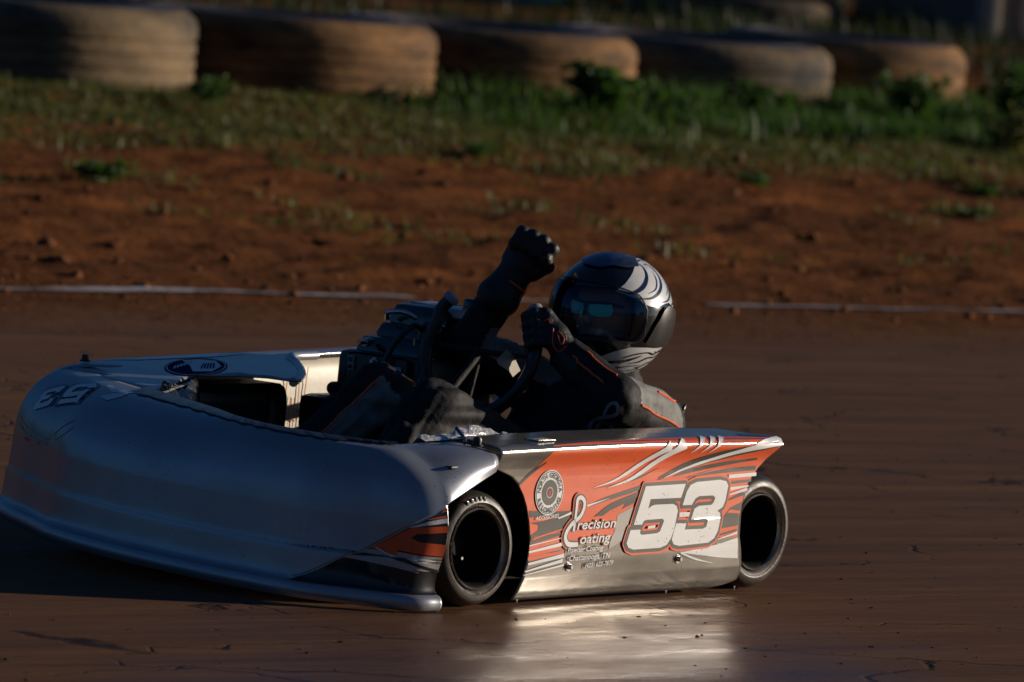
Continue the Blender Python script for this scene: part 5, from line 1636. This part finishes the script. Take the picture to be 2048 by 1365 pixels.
for k, (x, y, lab) in enumerate(((.54, 43.6, 'first pale post behind the tyres, straight above the helmet'), (1.83, 46.8, 'second pale post behind the tyres, farther right'))):
    o = empty('post'); o.location = (x, y, gz(x, y) - .05); tag(o, lab, 'post', 'pale posts behind the tyres')
    box('shaft', (-.05, -.05, 0), (.05, .05, 1.25), 'post', o, .012)
    box('cap', (-.06, -.06, 1.25), (.06, .06, 1.29), 'post', o, .01)
o = empty('barrel'); o.location = (-.13, 42.9, gz(-.13, 42.9)); tag(o, 'teal plastic barrel behind the tyres', 'barrel')
lathe('drum', [(0, 0), (.25, 0), (.28, .03), (.285, .28), (.295, .30), (.285, .32), (.285, .58), (.295, .60), (.285, .62), (.28, .86), (.25, .89), (0, .88)], 'teal', o, 'z', 32)
lathe('lid', [(0, .90), (.24, .90), (.25, .885)], 'black', o, 'z', 32)
# shed at the right
o = empty('shed'); o.location = (2.62, 43.4, gz(2.62, 43.4)); o.rotation_euler = (0, 0, R(20)); tag(o, 'brown plank shed at the right edge behind the tyres', 'shed')
for k in range(10):
    box('wall_board', (.06 + .24 * k, .0, .0), (.06 + .24 * k + .235, .03, 2.3), 'shed', o, .004)
box('corner_post', (-.06, -.03, 0), (.055, .09, 2.3), 'shed_trim', o, .01)
for k in range(8):
    box('wall_board', (-.03, .10 + .24 * k, 0), (.0, .10 + .24 * k + .235, 2.3), 'shed', o, .004)
rv_ = [(-.25, -.25, 2.28), (2.7, -.25, 2.28), (2.7, 1.0, 2.9), (-.25, 1.0, 2.9), (-.25, 2.2, 2.28), (2.7, 2.2, 2.28)]
ro = pyd('roof', rv_, [(0, 1, 2, 3), (3, 2, 5, 4)], 'shed_trim', o, False)
sd = ro.modifiers.new('thick', 'SOLIDIFY'); sd.thickness = .05

# the wood round the track, far behind: one mass of trunks and foliage
WV, WF, TV, TF = [], [], [], []
wr = np.random.default_rng(5)
def wood_tree(x, y, h):
    zb = max(0.0, gz(x, y)) - .1
    v, f = tube_vf([(x, y, zb), (x + wr.normal(0, .2), y + wr.normal(0, .2), zb + h * .45), (x + wr.normal(0, .4), y + wr.normal(0, .4), zb + h * .9)], [.25, .17, .04], 7, True, len(TV))
    TV.extend(v); TF.extend(f)
    n = 750
    d = wr.normal(0, 1, (n, 3)); d /= np.linalg.norm(d, axis=1)[:, None]
    P = d * (wr.random(n) ** .4)[:, None] * (1 + .35 * fbm(d * 1.7 + x, 2))[:, None] * np.array([h * .34, h * .34, h * .46]) + np.array([x, y, zb + h * .55])
    P = P[P[:, 2] > zb + .3]; n = len(P)
    a1 = wr.normal(0, 1, (n, 3)); a1 /= np.linalg.norm(a1, axis=1)[:, None]
    a2 = np.cross(a1, wr.normal(0, 1, (n, 3))); a2 /= np.linalg.norm(a2, axis=1)[:, None]
    L_ = wr.uniform(.5, 1.1, n)[:, None]
    k = sum(len(q) for q in WV) + np.arange(n) * 4
    WV.append(np.stack([P, P + a1 * L_ * .5 + a2 * L_ * .35, P + a1 * L_, P + a1 * L_ * .5 - a2 * L_ * .35], 1).reshape(-1, 3))
    WF.append(np.stack([k, k + 1, k + 2, k + 3], 1))
for k in range(74):
    az = 360 * k / 74 + wr.normal(0, 1.2)
    if abs((az - 18 + 180) % 360 - 180) < 30: continue
    rr_ = wr.uniform(62, 80)
    wood_tree(rr_ * math.cos(R(az)), 18 + rr_ * math.sin(R(az)), wr.uniform(5.5, 8.5))
wood = pyd('woods', np.vstack(WV), np.vstack(WF), 'hedge', None, False)
tag(wood, 'dark wood standing far behind the track', 'woods', kind='stuff')
pyd('trunks', TV, TF, 'wood', wood)['kind'] = 'stuff'
